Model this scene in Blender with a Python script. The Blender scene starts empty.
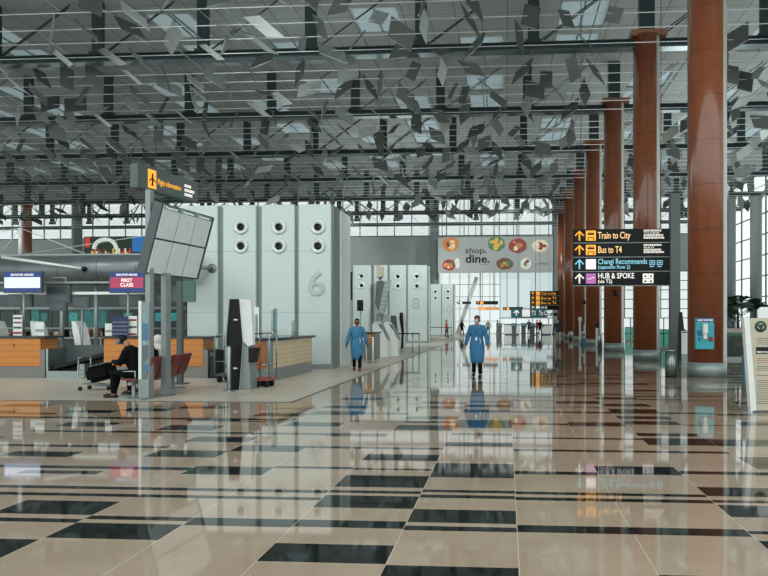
import bpy, bmesh, math, random
from mathutils import Vector, Matrix, Euler
random.seed(7)
PI = math.pi
R = math.radians
scene = bpy.context.scene
col = scene.collection

# ------------------------------------------------------------------ camera, sky, exposure
FPX = 650.0
YAW = math.atan(42 / FPX)
CAMZ = 1.6
cam_d = bpy.data.cameras.new('camera')
cam = bpy.data.objects.new('camera', cam_d); col.objects.link(cam)
cam.location = (0, 0, CAMZ)
cam.rotation_euler = (R(90), 0, YAW)
cam_d.sensor_fit = 'HORIZONTAL'; cam_d.sensor_width = 36
cam_d.lens = 36 * FPX / 768
cam_d.shift_x = -81 / 768; cam_d.shift_y = 33 / 768
cam_d.clip_end = 500
scene.camera = cam

world = bpy.data.worlds.new('overcast_sky'); scene.world = world; world.use_nodes = True
wn = world.node_tree; wn.nodes.clear()
w_out = wn.nodes.new('ShaderNodeOutputWorld'); w_bg = wn.nodes.new('ShaderNodeBackground')
w_tc = wn.nodes.new('ShaderNodeTexCoord'); w_sep = wn.nodes.new('ShaderNodeSeparateXYZ'); w_ramp = wn.nodes.new('ShaderNodeValToRGB')
wn.links.new(w_tc.outputs['Generated'], w_sep.inputs[0]); wn.links.new(w_sep.outputs['Z'], w_ramp.inputs[0])
w_ramp.color_ramp.elements[0].position = 0.0; w_ramp.color_ramp.elements[0].color = (.78, .85, .84, 1)
w_ramp.color_ramp.elements[1].position = 0.5; w_ramp.color_ramp.elements[1].color = (.80, .87, .87, 1)
wn.links.new(w_ramp.outputs[0], w_bg.inputs[0]); w_bg.inputs[1].default_value = 2.1
wn.links.new(w_bg.outputs[0], w_out.inputs[0])

vs = scene.view_settings
scene.display_settings.display_device = 'sRGB'
vs.view_transform = 'Standard'; vs.look = 'None'; vs.gamma = 1; vs.use_curve_mapping = False
vs.exposure = 0.0

def uplight(name, x, y, z, sx, sy, power):
    """added area lights facing up to brighten the ceiling, unseen from below"""
    l = bpy.data.lights.new(name, 'AREA'); l.shape = 'RECTANGLE'; l.size = sx; l.size_y = sy; l.energy = power; l.color = (.93, 1, .98)
    o = bpy.data.objects.new(name, l); col.objects.link(o); o.location = (x, y, z); o.rotation_euler = (PI, 0, 0)
uplight('added_uplight', -9.5, 25.5, 5.9, 6, 5, 550)
uplight('added_uplight', -9.0, 50, 6.1, 6, 5, 700)
uplight('added_uplight', -10, 72, 6.1, 6, 5, 500)
uplight('added_uplight', -30, 45, 5.9, 8, 20, 350)
uplight('added_uplight', 14, 45, 3.2, 3, 30, 2600)
def fill_spot(x, y, z, tx_, ty_, tz_, power, cone):
    """spot lamps on the roof beams that wash the check-in end walls"""
    l = bpy.data.lights.new('added_fill_spot', 'SPOT'); l.energy = power; l.spot_size = R(cone); l.spot_blend = .7; l.shadow_soft_size = .15; l.color = (.95, 1, .98)
    o = bpy.data.objects.new('added_fill_spot', l); col.objects.link(o); o.location = (x, y, z)
    o.rotation_euler = (Vector((tx_, ty_, tz_)) - o.location).to_track_quat('-Z', 'Y').to_euler()
fill_spot(-5, 36, 11.7, -8.5, 47, 2.5, 6000, 75)
fill_spot(-4, 56, 11.7, -8, 69, 2.5, 6000, 70)
fill_spot(2, 61, 11.7, 0, 78, 6.5, 6000, 75)
fill_spot(-16, 69, 11.0, -30, 84, 6, 4500, 100)
fill_spot(-2, 21, 11.7, -5.5, 29, .8, 1800, 60)
fill_spot(-5, 12.5, 11.7, -8.5, 21.8, 2.5, 1500, 80)
fill_spot(-14, 11.5, 9.5, -13, 19, 1.0, 500, 70)

# ------------------------------------------------------------------ pixel helpers (turn a photo pixel + a depth into a place)
_c, _s = math.cos(YAW), math.sin(YAW)
def at(px, py, Y):
    u = (px - 465) / FPX; v = (321 - py) / FPX
    t = Y / (_c + _s * u)
    return Vector((t * (-_s + _c * u), Y, CAMZ + t * v))
def FL(px, py):
    u = (px - 465) / FPX; t = CAMZ / ((py - 321) / FPX)
    return Vector((t * (-_s + _c * u), t * (_c + _s * u), 0))
def bandY(X, py):          # depth on the floor line x = X at photo row py
    t = CAMZ / ((py - 321) / FPX)
    return (t + _s * X) / _c

# ------------------------------------------------------------------ materials
def lin(c):
    if isinstance(c, str):
        c = [int(c[i:i+2], 16) / 255 for i in (0, 2, 4)]
    return tuple(((x / 12.92) if x <= .04045 else ((x + .055) / 1.055) ** 2.4) for x in c) + (1,)
MAT = {}
def mat(name, c, rough=.5, metal=0, emit=0, spec=.5, noise=.06, scale=6, bump=0, coat=0, coord='Object'):
    if name in MAT: return MAT[name]
    m = bpy.data.materials.new(name); m.use_nodes = True
    nt = m.node_tree; b = nt.nodes['Principled BSDF']
    c = lin(c)
    tc = nt.nodes.new('ShaderNodeTexCoord'); nz = nt.nodes.new('ShaderNodeTexNoise')
    nz.inputs['Scale'].default_value = scale; nz.inputs['Detail'].default_value = 4
    nt.links.new(tc.outputs[coord], nz.inputs['Vector'])
    mx = nt.nodes.new('ShaderNodeMix'); mx.data_type = 'RGBA'
    nt.links.new(nz.outputs['Fac'], mx.inputs[0])
    mx.inputs[6].default_value = tuple(x * (1 - noise * 2) for x in c[:3]) + (1,)
    mx.inputs[7].default_value = tuple(min(1, x * (1 + noise * 2)) for x in c[:3]) + (1,)
    nt.links.new(mx.outputs[2], b.inputs['Base Color'])
    b.inputs['Roughness'].default_value = rough; b.inputs['Metallic'].default_value = metal
    b.inputs['Specular IOR Level'].default_value = spec
    b.inputs['Coat Weight'].default_value = coat
    if emit:
        nt.links.new(mx.outputs[2], b.inputs['Emission Color']); b.inputs['Emission Strength'].default_value = emit
    if bump:
        bp = nt.nodes.new('ShaderNodeBump'); bp.inputs['Strength'].default_value = bump; bp.inputs['Distance'].default_value = .02
        nt.links.new(nz.outputs['Fac'], bp.inputs['Height']); nt.links.new(bp.outputs[0], b.inputs['Normal'])
    MAT[name] = m
    return m

def line_mask(nt, src_socket, period, width, offset=0.0):
    """1 inside a thin joint line every `period` metres"""
    a = nt.nodes.new('ShaderNodeMath'); a.operation = 'ADD'; a.inputs[1].default_value = 1000 * period - offset
    nt.links.new(src_socket, a.inputs[0])
    m = nt.nodes.new('ShaderNodeMath'); m.operation = 'MODULO'; m.inputs[1].default_value = period
    nt.links.new(a.outputs[0], m.inputs[0])
    l = nt.nodes.new('ShaderNodeMath'); l.operation = 'LESS_THAN'; l.inputs[1].default_value = width
    nt.links.new(m.outputs[0], l.inputs[0])
    return l.outputs[0]

def lined(name, c, cl, lines, rough=.5, metal=0, spec=.5, noise=.06, scale=5, coat=0):
    """base colour with joint lines: lines = [(axis, period, width, offset)]"""
    m = mat(name, c, rough, metal, 0, spec, noise, scale, coat=coat)
    nt = m.node_tree; b = nt.nodes['Principled BSDF']
    base = b.inputs['Base Color'].links[0].from_socket
    tc = nt.nodes.new('ShaderNodeTexCoord'); sp = nt.nodes.new('ShaderNodeSeparateXYZ')
    nt.links.new(tc.outputs['Object'], sp.inputs[0])
    for ax, per, wd, off in lines:
        k = line_mask(nt, sp.outputs[ax], per, wd, off)
        mx = nt.nodes.new('ShaderNodeMix'); mx.data_type = 'RGBA'
        nt.links.new(k, mx.inputs[0]); nt.links.new(base, mx.inputs[6]); mx.inputs[7].default_value = lin(cl)
        base = mx.outputs[2]
    nt.links.new(base, b.inputs['Base Color'])
    return m

def glass(name, c, clear=.85, rough=.02):
    if name in MAT: return MAT[name]
    m = bpy.data.materials.new(name); m.use_nodes = True
    nt = m.node_tree; nt.nodes.clear()
    o = nt.nodes.new('ShaderNodeOutputMaterial'); mx = nt.nodes.new('ShaderNodeMixShader')
    tr = nt.nodes.new('ShaderNodeBsdfTransparent'); gl = nt.nodes.new('ShaderNodeBsdfGlossy')
    tr.inputs[0].default_value = lin(c); gl.inputs['Roughness'].default_value = rough
    gl.inputs[0].default_value = (.8, .9, .9, 1)
    mx.inputs[0].default_value = 1 - clear
    nt.links.new(tr.outputs[0], mx.inputs[1]); nt.links.new(gl.outputs[0], mx.inputs[2]); nt.links.new(mx.outputs[0], o.inputs[0])
    MAT[name] = m
    return m

def frosted(name, c, clear=.25):
    m = bpy.data.materials.new(name); m.use_nodes = True
    nt = m.node_tree; nt.nodes.clear()
    o = nt.nodes.new('ShaderNodeOutputMaterial'); mx = nt.nodes.new('ShaderNodeMixShader')
    tr = nt.nodes.new('ShaderNodeBsdfTransparent'); df = nt.nodes.new('ShaderNodeBsdfDiffuse')
    tr.inputs[0].default_value = lin(c); df.inputs[0].default_value = lin(c)
    mx.inputs[0].default_value = 1 - clear
    nt.links.new(tr.outputs[0], mx.inputs[1]); nt.links.new(df.outputs[0], mx.inputs[2]); nt.links.new(mx.outputs[0], o.inputs[0])
    MAT[name] = m
    return m

def granite(name, c1, c2, rough, grout, spec=.5, transverse=True, rvar=.03):
    m = bpy.data.materials.new(name); m.use_nodes = True; MAT[name] = m
    nt = m.node_tree; b = nt.nodes['Principled BSDF']
    tc = nt.nodes.new('ShaderNodeTexCoord')
    n1 = nt.nodes.new('ShaderNodeTexNoise'); n1.inputs['Scale'].default_value = 90; n1.inputs['Detail'].default_value = 3
    n2 = nt.nodes.new('ShaderNodeTexNoise'); n2.inputs['Scale'].default_value = 1.3; n2.inputs['Detail'].default_value = 5
    for n in (n1, n2): nt.links.new(tc.outputs['Object'], n.inputs['Vector'])
    rp = nt.nodes.new('ShaderNodeValToRGB'); rp.color_ramp.elements[0].position = .35; rp.color_ramp.elements[1].position = .65
    rp.color_ramp.elements[0].color = lin(c1); rp.color_ramp.elements[1].color = lin(c2)
    ad = nt.nodes.new('ShaderNodeMath'); ad.operation = 'MULTIPLY_ADD'; ad.inputs[1].default_value = .35
    mu = nt.nodes.new('ShaderNodeMath'); mu.operation = 'MULTIPLY'; mu.inputs[1].default_value = .65
    nt.links.new(n1.outputs['Fac'], mu.inputs[0]); nt.links.new(n2.outputs['Fac'], ad.inputs[0]); nt.links.new(mu.outputs[0], ad.inputs[2])
    nt.links.new(ad.outputs[0], rp.inputs[0])
    base = rp.outputs[0]
    if grout:
        sp = nt.nodes.new('ShaderNodeSeparateXYZ'); nt.links.new(tc.outputs['Object'], sp.inputs[0])
        ls = [('X', .872, .006, .075)]
        if transverse: ls.append(('Y', .872, .006, .2))
        for ax, per, wd, off in ls:
            k = line_mask(nt, sp.outputs[ax], per, wd, off)
            mx = nt.nodes.new('ShaderNodeMix'); mx.data_type = 'RGBA'
            mm = nt.nodes.new('ShaderNodeMath'); mm.operation = 'MULTIPLY'; mm.inputs[1].default_value = .75 if ax == 'X' else .25
            nt.links.new(k, mm.inputs[0])
            nt.links.new(mm.outputs[0], mx.inputs[0]); nt.links.new(base, mx.inputs[6]); mx.inputs[7].default_value = lin(grout)
            base = mx.outputs[2]
    nt.links.new(base, b.inputs['Base Color'])
    rm = nt.nodes.new('ShaderNodeMath'); rm.operation = 'MULTIPLY_ADD'; rm.inputs[1].default_value = rvar; rm.inputs[2].default_value = rough
    nt.links.new(n2.outputs['Fac'], rm.inputs[0]); nt.links.new(rm.outputs[0], b.inputs['Roughness'])
    b.inputs['Specular IOR Level'].default_value = spec
    return m

M_TAN = granite('polished_tan_granite', '8f7c69', 'ab9a87', .025, 'c8beb0', 1.0)
M_BLK = granite('polished_black_granite', '0e1413', '1c2423', .03, None)
M_MATTE = granite('honed_beige_stone', 'a49a8c', 'c2b9aa', .33, None, .35, rvar=.1)
M_CEIL = lined('ceiling_panel', '8b9290', '4b504f', [('X', 1.19, .035, 0), ('Y', 1.64, .035, 0)], .7)
M_SKY = frosted('skylight_glazing', 'a2b1b6', .22)
M_STEEL = mat('dark_painted_steel', '2d3a3c', .42, .35)
M_BEAM = mat('beam_flange_sheen', '5c6e72', .25, .6, noise=.25, scale=.25)  # lower flange toned lighter, painting in the window reflection on its underside
M_ROD = mat('pale_cable_steel', 'cdd4d2', .35, .3)
M_ROD2 = mat('brace_steel', '7d8787', .4, .5)
M_REFL = mat('reflector_aluminium', '565d5b', .4, .3, noise=.12, scale=3)
M_REFL2 = mat('reflector_lit_pale', '8a918f', .4, .3, noise=.1, scale=3)  # same reflector metal in a lighter tone, light on it put into the colour
M_REFL3 = mat('reflector_lit_white', 'bfc5c3', .4, .1, noise=.05, scale=3)  # brightest copy of the metal, painting the light caught by edge-lit panels
M_WOODCOL = lined('column_timber_veneer', '7b4123', '45261a', [('Z', 1.27, .018, .39), ], .28, noise=.14, scale=2, coat=.6)
M_CHROME = mat('brushed_stainless', '8f9a99', .28, .85, noise=.05)
M_GCOL = mat('grey_column_paint', '66706f', .5)
M_WHITE = mat('white_enamel', 'd5d9d5', .35)
M_PANEL = lined('pale_grey_panel', 'b3bfbc', '94a09d', [('Z', 2.05, .02, 1.88)], .3, .12, coat=.2, noise=.02)
M_PANELD = mat('panel_recess_grey', '767f7c', .45, .3)
M_PANELL = mat('panel_edge_pale', 'c6cfcb', .3, .1)
M_GREY = mat('mid_grey_metal', '848c8b', .4, .4)
M_DGREY = mat('dark_grey_metal', '4a5253', .45, .3)
M_BLACK = mat('black_plastic', '0b0f10', .45, spec=.25)
M_BLACKM = mat('black_matte', '121718', .7)
M_ORANGE = lined('orange_counter_timber', 'b8742f', '7d4a1a', [('Z', .175, .012, .05)], .42, noise=.08)
M_PALEWOOD = lined('pale_counter_timber', 'cfbb98', '93815f', [('Z', .13, .01, .05), ('Y', .93, .016, .1)], .42, noise=.05)
M_TOP = mat('dark_counter_top', '161d20', .2)
M_CBASE = mat('counter_plinth_steel', '75746f', .38, .5)
M_RED = mat('dark_red_vinyl', '6b2422', .38)
M_GLASS = glass('window_glass', 'b9bbbb', .95)
M_GLASS2 = glass('side_window_glass', 'd2d4d3', .95)
M_GLASS3 = glass('far_hall_glass', 'a3abab', .95)
M_GGLASS = glass('green_tinted_glass', '8ec2b4', .975)
M_CGLASS = glass('clear_screen_glass', 'cfe0e2', .88)
M_MULL = mat('window_mullion', '5f6c6b', .5, .2)
M_WALLG = mat('grey_wall_paint', '8b928f', .8, scale=1)
M_WALLW = mat('white_wall_paint', 'd6dfdd', .6, scale=1)
M_SIGN = mat('sign_black_face', '0c1011', .5, spec=.2)
M_TEALSIGN = mat('teal_sign_face', '0f5a60', .35, emit=.25)
M_SIGNGREY = mat('sign_slate_face', '43524f', .35)
def em(name, c, s=1.0): return mat(name, c, .6, emit=s, noise=.0)
E_YEL = em('lit_amber_lettering', 'ec9f35', .85)
E_ORG = em('lit_orange_tint_lettering', 'efbd84', .8)
E_WHT = em('lit_white_lettering', 'e6e2dc', .7)
E_BLU = em('lit_pale_blue_lettering', '7fc0d2', .65)
E_PUR = em('lit_purple_icon', 'a55f9c', .6)
M_BLUEG = mat('blue_surgical_gown', '24668f', .7, noise=.12, scale=9, bump=.5)
M_BLUEG2 = mat('pale_blue_surgical_gown', '2b6a8c', .7, noise=.14, scale=8, bump=.5)
M_SKIN = mat('skin', 'a9785e', .55)
M_SKIND = mat('tan_skin', '9a6a50', .55)
M_HAIR = mat('black_hair', '0d0b0a', .6, spec=.25)
M_HAIRB = mat('brown_hair', '35271f', .6)
M_CLOTHK = mat('black_cloth', '090b0d', .9, spec=.15)
M_MASK = mat('pale_blue_face_mask', 'a9c3cc', .8)
M_MASKD = mat('dark_face_mask', '3a1d1c', .8)
M_GLOVE = mat('blue_glove', '35546e', .5)
M_SHOER = mat('dark_red_shoe', '6d2a22', .5)

# ------------------------------------------------------------------ mesh builder
class MB:
    def __init__(s): s.v = []; s.f = []; s.m = []; s.sm = []; s.mats = []; s.T = Matrix.Identity(4)
    def mi(s, m):
        if m not in s.mats: s.mats.append(m)
        return s.mats.index(m)
    def add(s, vs, fs, m, smooth=False):
        o = len(s.v); s.v += [tuple(s.T @ Vector(p)) for p in vs]; k = s.mi(m)
        for f in fs: s.f.append([i + o for i in f]); s.m.append(k); s.sm.append(smooth)
        return s
    def box(s, x0, x1, y0, y1, z0, z1, m, b=0):
        if b <= 0:
            v = [(x, y, z) for x in (x0, x1) for y in (y0, y1) for z in (z0, z1)]
            return s.add(v, [(0,1,3,2),(4,6,7,5),(0,4,5,1),(2,3,7,6),(0,2,6,4),(1,5,7,3)], m)
        bm = bmesh.new(); bmesh.ops.create_cube(bm, size=1)
        for q in bm.verts: q.co = Vector(((x0+x1)/2+q.co.x*(x1-x0), (y0+y1)/2+q.co.y*(y1-y0), (z0+z1)/2+q.co.z*(z1-z0)))
        bmesh.ops.bevel(bm, geom=bm.edges[:], offset=b, segments=2, affect='EDGES')
        bm.verts.index_update()
        s.add([q.co[:] for q in bm.verts], [[q.index for q in f.verts] for f in bm.faces], m); bm.free(); return s
    def tube(s, pts, r, m, n=8, closed=False, cap=True):
        pts = [Vector(p) for p in pts]; rs = r if isinstance(r, (list, tuple)) else [r] * len(pts)
        vs = []; prev = None
        for i, p in enumerate(pts):
            a = pts[max(i-1, 0)]; b_ = pts[min(i+1, len(pts)-1)]; d = (b_ - a).normalized()
            up = Vector((0,0,1)) if abs(d.z) < .95 else Vector((1,0,0))
            if prev is not None:
                x = (prev - d * prev.dot(d))
                x = x.normalized() if x.length > 1e-4 else d.cross(up).normalized()
            else: x = d.cross(up).normalized()
            y = d.cross(x); prev = x
            for k in range(n):
                t = 2*PI*k/n; vs.append(p + (x*math.cos(t) + y*math.sin(t)) * rs[i])
        fs = [(i*n+k, i*n+(k+1)%n, (i+1)*n+(k+1)%n, (i+1)*n+k) for i in range(len(pts)-1) for k in range(n)]
        s.add(vs, fs, m, True)
        if cap:
            o = len(s.v) - len(vs); km = s.mi(m)
            s.f.append([o+k for k in range(n)][::-1]); s.m.append(km); s.sm.append(False)
            s.f.append([o+(len(pts)-1)*n+k for k in range(n)]); s.m.append(km); s.sm.append(False)
        return s
    def lathe(s, prof, c, m, n=24, axis='Z', cap=True):
        vs = []
        for r, h in prof:
            for k in range(n):
                t = 2*PI*k/n
                p = (r*math.cos(t), r*math.sin(t), h) if axis == 'Z' else (r*math.cos(t), h, r*math.sin(t))
                vs.append((c[0]+p[0], c[1]+p[1], c[2]+p[2]))
        fs = [(i*n+k, i*n+(k+1)%n, (i+1)*n+(k+1)%n, (i+1)*n+k) for i in range(len(prof)-1) for k in range(n)]
        s.add(vs, fs, m, True)
        if cap:
            o = len(s.v) - len(vs); km = s.mi(m)
            s.f.append([o+k for k in range(n)]); s.m.append(km); s.sm.append(False)
            s.f.append([o+(len(prof)-1)*n+k for k in range(n)]); s.m.append(km); s.sm.append(False)
        return s
    def rings(s, rg, m, n=20, fold=0, fn=7, seed=0, cap=True):
        """rg: (cx, cy, z, rx, ry) stacked ellipses"""
        vs = []
        for i, (cx, cy, z, rx, ry) in enumerate(rg):
            k_ = fold * (i / max(1, len(rg)-1))
            for k in range(n):
                t = 2*PI*k/n; w = 1 + k_ * math.sin(fn*t + seed + i*.35)
                vs.append((cx + rx*w*math.cos(t), cy + ry*w*math.sin(t), z))
        fs = [(i*n+k, i*n+(k+1)%n, (i+1)*n+(k+1)%n, (i+1)*n+k) for i in range(len(rg)-1) for k in range(n)]
        s.add(vs, fs, m, True)
        if cap:
            o = len(s.v) - len(vs); km = s.mi(m)
            for q in (0, len(rg)-1):
                s.f.append([o+q*n+k for k in range(n)]); s.m.append(km); s.sm.append(False)
        return s
    def prism(s, poly, a, b, m, axis='Y'):
        """polygon (p,q) extruded from a to b along axis; Y: (x,z)  X: (y,z)  Z: (x,y)"""
        f = {'Y': lambda p, t: (p[0], t, p[1]), 'X': lambda p, t: (t, p[0], p[1]), 'Z': lambda p, t: (p[0], p[1], t)}[axis]
        n = len(poly); vs = [f(p, a) for p in poly] + [f(p, b) for p in poly]
        fs = [list(range(n)), list(range(2*n-1, n-1, -1))] + [(i, (i+1) % n, n+(i+1) % n, n+i) for i in range(n)]
        return s.add(vs, fs, m)
    def ball(s, c, r, m, sc=(1,1,1), seg=12, ring=8):
        bm = bmesh.new(); bmesh.ops.create_uvsphere(bm, u_segments=seg, v_segments=ring, radius=r)
        bm.verts.index_update()
        s.add([(c[0]+q.co.x*sc[0], c[1]+q.co.y*sc[1], c[2]+q.co.z*sc[2]) for q in bm.verts], [[q.index for q in f.verts] for f in bm.faces], m, True)
        bm.free(); return s
    def mesh(s, name):
        me = bpy.data.meshes.new(name); me.from_pydata(s.v, [], s.f)
        for m in s.mats: me.materials.append(m)
        me.polygons.foreach_set('material_index', s.m); me.polygons.foreach_set('use_smooth', s.sm)
        bm = bmesh.new(); bm.from_mesh(me); bmesh.ops.recalc_face_normals(bm, faces=bm.faces[:]); bm.to_mesh(me); bm.free()
        return me
    def build(s, name, parent=None, label=None, world=False):
        if world and parent is not None:
            o = parent; off = Vector((0,0,0))
            while o: off += o.location; o = o.parent
            s.v = [tuple(Vector(p) - off) for p in s.v]
        ob = bpy.data.objects.new(name, s.mesh(name)); col.objects.link(ob)
        if parent: ob.parent = parent
        if label: ob['label'] = label
        return ob
    def root(s, name, label, cat, loc=None, group=None, kind=None):
        """one-mesh thing; verts are given in world space, the origin goes to loc"""
        if loc is not None: s.v = [tuple(Vector(p) - Vector(loc)) for p in s.v]
        ob = bpy.data.objects.new(name, s.mesh(name)); col.objects.link(ob)
        if loc is not None: ob.location = loc
        tag(ob, label, cat, group, kind); return ob

def tag(o, label, cat, group=None, kind=None):
    o['label'] = label; o['category'] = cat
    if group: o['group'] = group
    if kind: o['kind'] = kind
def thing(name, label, cat, loc=(0,0,0), rz=0, group=None):
    o = bpy.data.objects.new(name, None); col.objects.link(o); o.empty_display_size = .2
    o.location = loc; o.rotation_euler = (0, 0, rz); tag(o, label, cat, group); return o
def struct(mb, name):
    o = mb.build(name); o['kind'] = 'structure'; return o
def kids(o): return [c for c in bpy.data.objects if c.parent == o]
def copy_tree(o, parent=None):
    c = o.copy(); col.objects.link(c); c.parent = parent
    for ch in kids(o): copy_tree(ch, c)
    return c
def text_mesh(body, size, m, ext=.004, align='LEFT', bold=0, spacing=1.0):
    cu = bpy.data.curves.new('t', 'FONT'); cu.body = body; cu.size = size; cu.extrude = ext; cu.align_x = align
    cu.offset = bold; cu.space_character = spacing; cu.resolution_u = 3
    to = bpy.data.objects.new('t', cu); col.objects.link(to)
    dg = bpy.context.evaluated_depsgraph_get()
    me = bpy.data.meshes.new_from_object(to.evaluated_get(dg)); me.materials.clear(); me.materials.append(m)
    bpy.data.objects.remove(to); bpy.data.curves.remove(cu)
    return me
def text(body, size, m, parent, loc, ext=.004, align='LEFT', bold=0, name='lettering', width=None, rot=(PI/2, 0, 0)):
    me = text_mesh(body, size, m, ext, align, bold)
    if width:
        xs = [v.co.x for v in me.vertices]; w = max(xs) - min(xs); k = width / w
        for v in me.vertices: v.co.x *= k
    o = bpy.data.objects.new(name, me); col.objects.link(o); o.parent = parent; o.location = loc; o.rotation_euler = rot
    return o

# ------------------------------------------------------------------ SETTING: floor
CEILZ = 15.6
BEAMZ = 13.1
Y1, BAY = 19.25, 8.22
XEDGE = -4.2; YEDGE = FL(150, 401.5).y
XL, XR, YB, YF = -76.0, 24.0, -9.0, 84.0
YC = 9.0          # the roof is built from here on; nothing nearer is in view
b = MB()
b.add([(XL, YB, 0), (XR, YB, 0), (XR, YEDGE, 0), (XL, YEDGE, 0)], [(0,1,2,3)], M_TAN)
b.add([(XEDGE, YEDGE, 0), (XR, YEDGE, 0), (XR, YF, 0), (XEDGE, YF, 0)], [(0,1,2,3)], M_TAN)
Z1 = .0006
bw = .872
def bx(k): return .075 + bw * k
tiles = []
def T(k, y0, y1, k2=None):
    """black inlay in band k between photo rows y0 (far) and y1 (near), read at the band's left edge"""
    k2 = k if k2 is None else k2
    tiles.append((k, k2, bandY(bx(k), y1), bandY(bx(k), y0)))
T(-5,500,513); T(-5,517,520.5); T(-6,517,520.5); T(-7,517,520.5); T(-4,515.5,519); T(-4,522.5,537.5); T(-5,537,555)
T(-3,517.5,525); T(-8,481.5,484,-3); T(-8,488,490.5,-3); T(-2,475,486.5); T(-2,490,492.5); T(-2,495,507); T(-2,519.5,526.5); T(-2,543,561)
T(-1,489.5,492); T(-1,494.5,497.5); T(-1,509,522); T(-1,525.5,530); T(-1,565,579)
T(0,491.5,494,1); T(0,497,500,1); T(0,525,532,1); T(2,487,496); T(2,500,502.5); T(2,505,517); T(2,531,534); T(2,541,552); T(1,575,590)
T(-9,462,464.5,-5); T(-4,466,474); T(-5,450,456.5); T(-5,436.5,441.5); T(-4,445,451); T(-3,466,468); T(-4,422,426); T(-4,411,414.5)
T(-3,446,448); T(-2,447,449); T(-2,454,460); T(-2,468,469.5); T(-2,406,408.5); T(-2,416,419); T(-2,425,430); T(-1,420,427.5); T(-1,463,477); T(-1,442,446)
T(-1,433,435); T(0,449,451,2); T(0,471,474,0); T(2,471,474,3); T(1,466,474); T(1,422,426); T(1,401,403.5); T(2,409,412); T(2,416,419); T(2,433,436); T(2,438,445)
T(3,441,446); T(3,457,469); T(4,457,463); T(4,480,484); T(3,510,520); T(-6,470,473); T(-7,451,456); T(-9,436,439); T(-6,425,430); T(-8,422,426)
T(-3,433,436); T(-8,408,411); T(-10,442,444,-6); T(0,437,438.5,4); T(0,411,412.5,3); T(-8,430,431.5,-3); T(-12,415,416.5,-5); T(-9,410,412.5); T(-6,418,421)
rng = random.Random(5)
def blocked(k, a, c): return any(t[0] <= k <= t[1] and not (c < t[2] - .05 or a > t[3] + .05) for t in tiles)
YN = bandY(0, 425)
nb = int((XR - .075) / bw)
for k in range(-14, nb):
    y = (YN if -10 <= k <= 4 else (5.0 if k > 4 else 6.0)) + rng.random() * .3
    lim = YEDGE - .5 if bx(k) < XEDGE else YF - 1
    while y < lim:
        r = rng.random()
        L = .36 if r < .5 else (.18 if r < .75 else .08)
        if not blocked(k, y, y + L): tiles.append((k, k, y, y + L))
        y += L + rng.choice([.36, .54, .72, .9, 1.26, 1.8]) * (1.0 if y < 30 else 1.4)
y = 14.5
while y < 80:                        # stripes that run across several bands
    k0 = rng.randint(-5, 3); w = rng.choice([.05, .08, .1])
    tiles.append((k0, min(nb - 1, k0 + rng.randint(3, 9)), y, y + w)); y += rng.uniform(.8, 2.4)
for i, (k0, k1, a, c) in enumerate(tiles):
    x0 = bx(k0) + .004; x1 = bx(k1 + 1) - .002
    if c > YEDGE: x0 = max(x0, XEDGE)
    if x1 - x0 < .05: continue
    z = Z1 + i * 2e-7
    b.add([(x0, a, z), (x1, a, z), (x1, c, z), (x0, c, z)], [(0,1,2,3)], M_BLK)
struct(b, 'floor')
b = MB(); b.add([(XL, YEDGE, 0), (XEDGE, YEDGE, 0), (XEDGE, YF, 0), (XL, YF, 0)], [(0,1,2,3)], M_MATTE)
b.box(XL, XEDGE, YEDGE, YEDGE + .06, -.01, .004, M_DGREY); b.box(XEDGE - .06, XEDGE, YEDGE, YF, -.01, .004, M_DGREY)
struct(b, 'floor_checkin')

# ------------------------------------------------------------------ SETTING: ceiling with skylights
PX0, PXS = 5.87, 4.76                 # post grid across the hall
b = MB(); sky = MB()
holes = []
k0 = int((XL - PX0) / PXS) ; k1 = int((XR - PX0) / PXS) + 1
nrow = int((YF - Y1) / BAY) + 1
xs = sorted({XL, XR} | {PX0 + PXS * k + o for k in range(k0, k1 + 1) for o in (1.25, 3.5) if XL < PX0 + PXS * k + o < XR})
YE = 74.0
ys = sorted({YC, YE} | {Y1 + BAY * j + o for j in range(-3, nrow + 1) for o in (1.2, 4.0, 4.5, 7.3) if YC < Y1 + BAY * j + o < YE})
def is_hole(x, y):
    fx = (x - PX0) % PXS; kx = int(math.floor((x - PX0) / PXS)); jy = int(math.floor((y - Y1) / BAY)); fy = (y - Y1) % BAY
    if not (1.25 < fx < 3.5): return False
    if 1.2 < fy < 4.0: return (kx + jy) % 2 == 0
    if 4.5 < fy < 7.3: return (kx + jy) % 3 != 1
    return False
for i in range(len(xs) - 1):
    for j in range(len(ys) - 1):
        x0, x1, y0, y1 = xs[i], xs[i+1], ys[j], ys[j+1]
        if is_hole((x0+x1)/2, (y0+y1)/2):
            h = .14
            b.box(x0, x0+.06, y0, y1, CEILZ, CEILZ+h, M_CEIL); b.box(x1-.06, x1, y0, y1, CEILZ, CEILZ+h, M_CEIL)
            b.box(x0, x1, y0, y0+.06, CEILZ, CEILZ+h, M_CEIL); b.box(x0, x1, y1-.06, y1, CEILZ, CEILZ+h, M_CEIL)
            sky.add([(x0, y0, CEILZ+h), (x1, y0, CEILZ+h), (x1, y1, CEILZ+h), (x0, y1, CEILZ+h)], [(0,3,2,1)], M_SKY)
            sky.box((x0+x1)/2-.03, (x0+x1)/2+.03, y0, y1, CEILZ+h-.05, CEILZ+h, M_MULL)
        else:
            b.add([(x0, y0, CEILZ), (x1, y0, CEILZ), (x1, y1, CEILZ), (x0, y1, CEILZ)], [(0,3,2,1)], M_CEIL)
struct(b, 'ceiling'); struct(sky, 'window_1')

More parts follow.
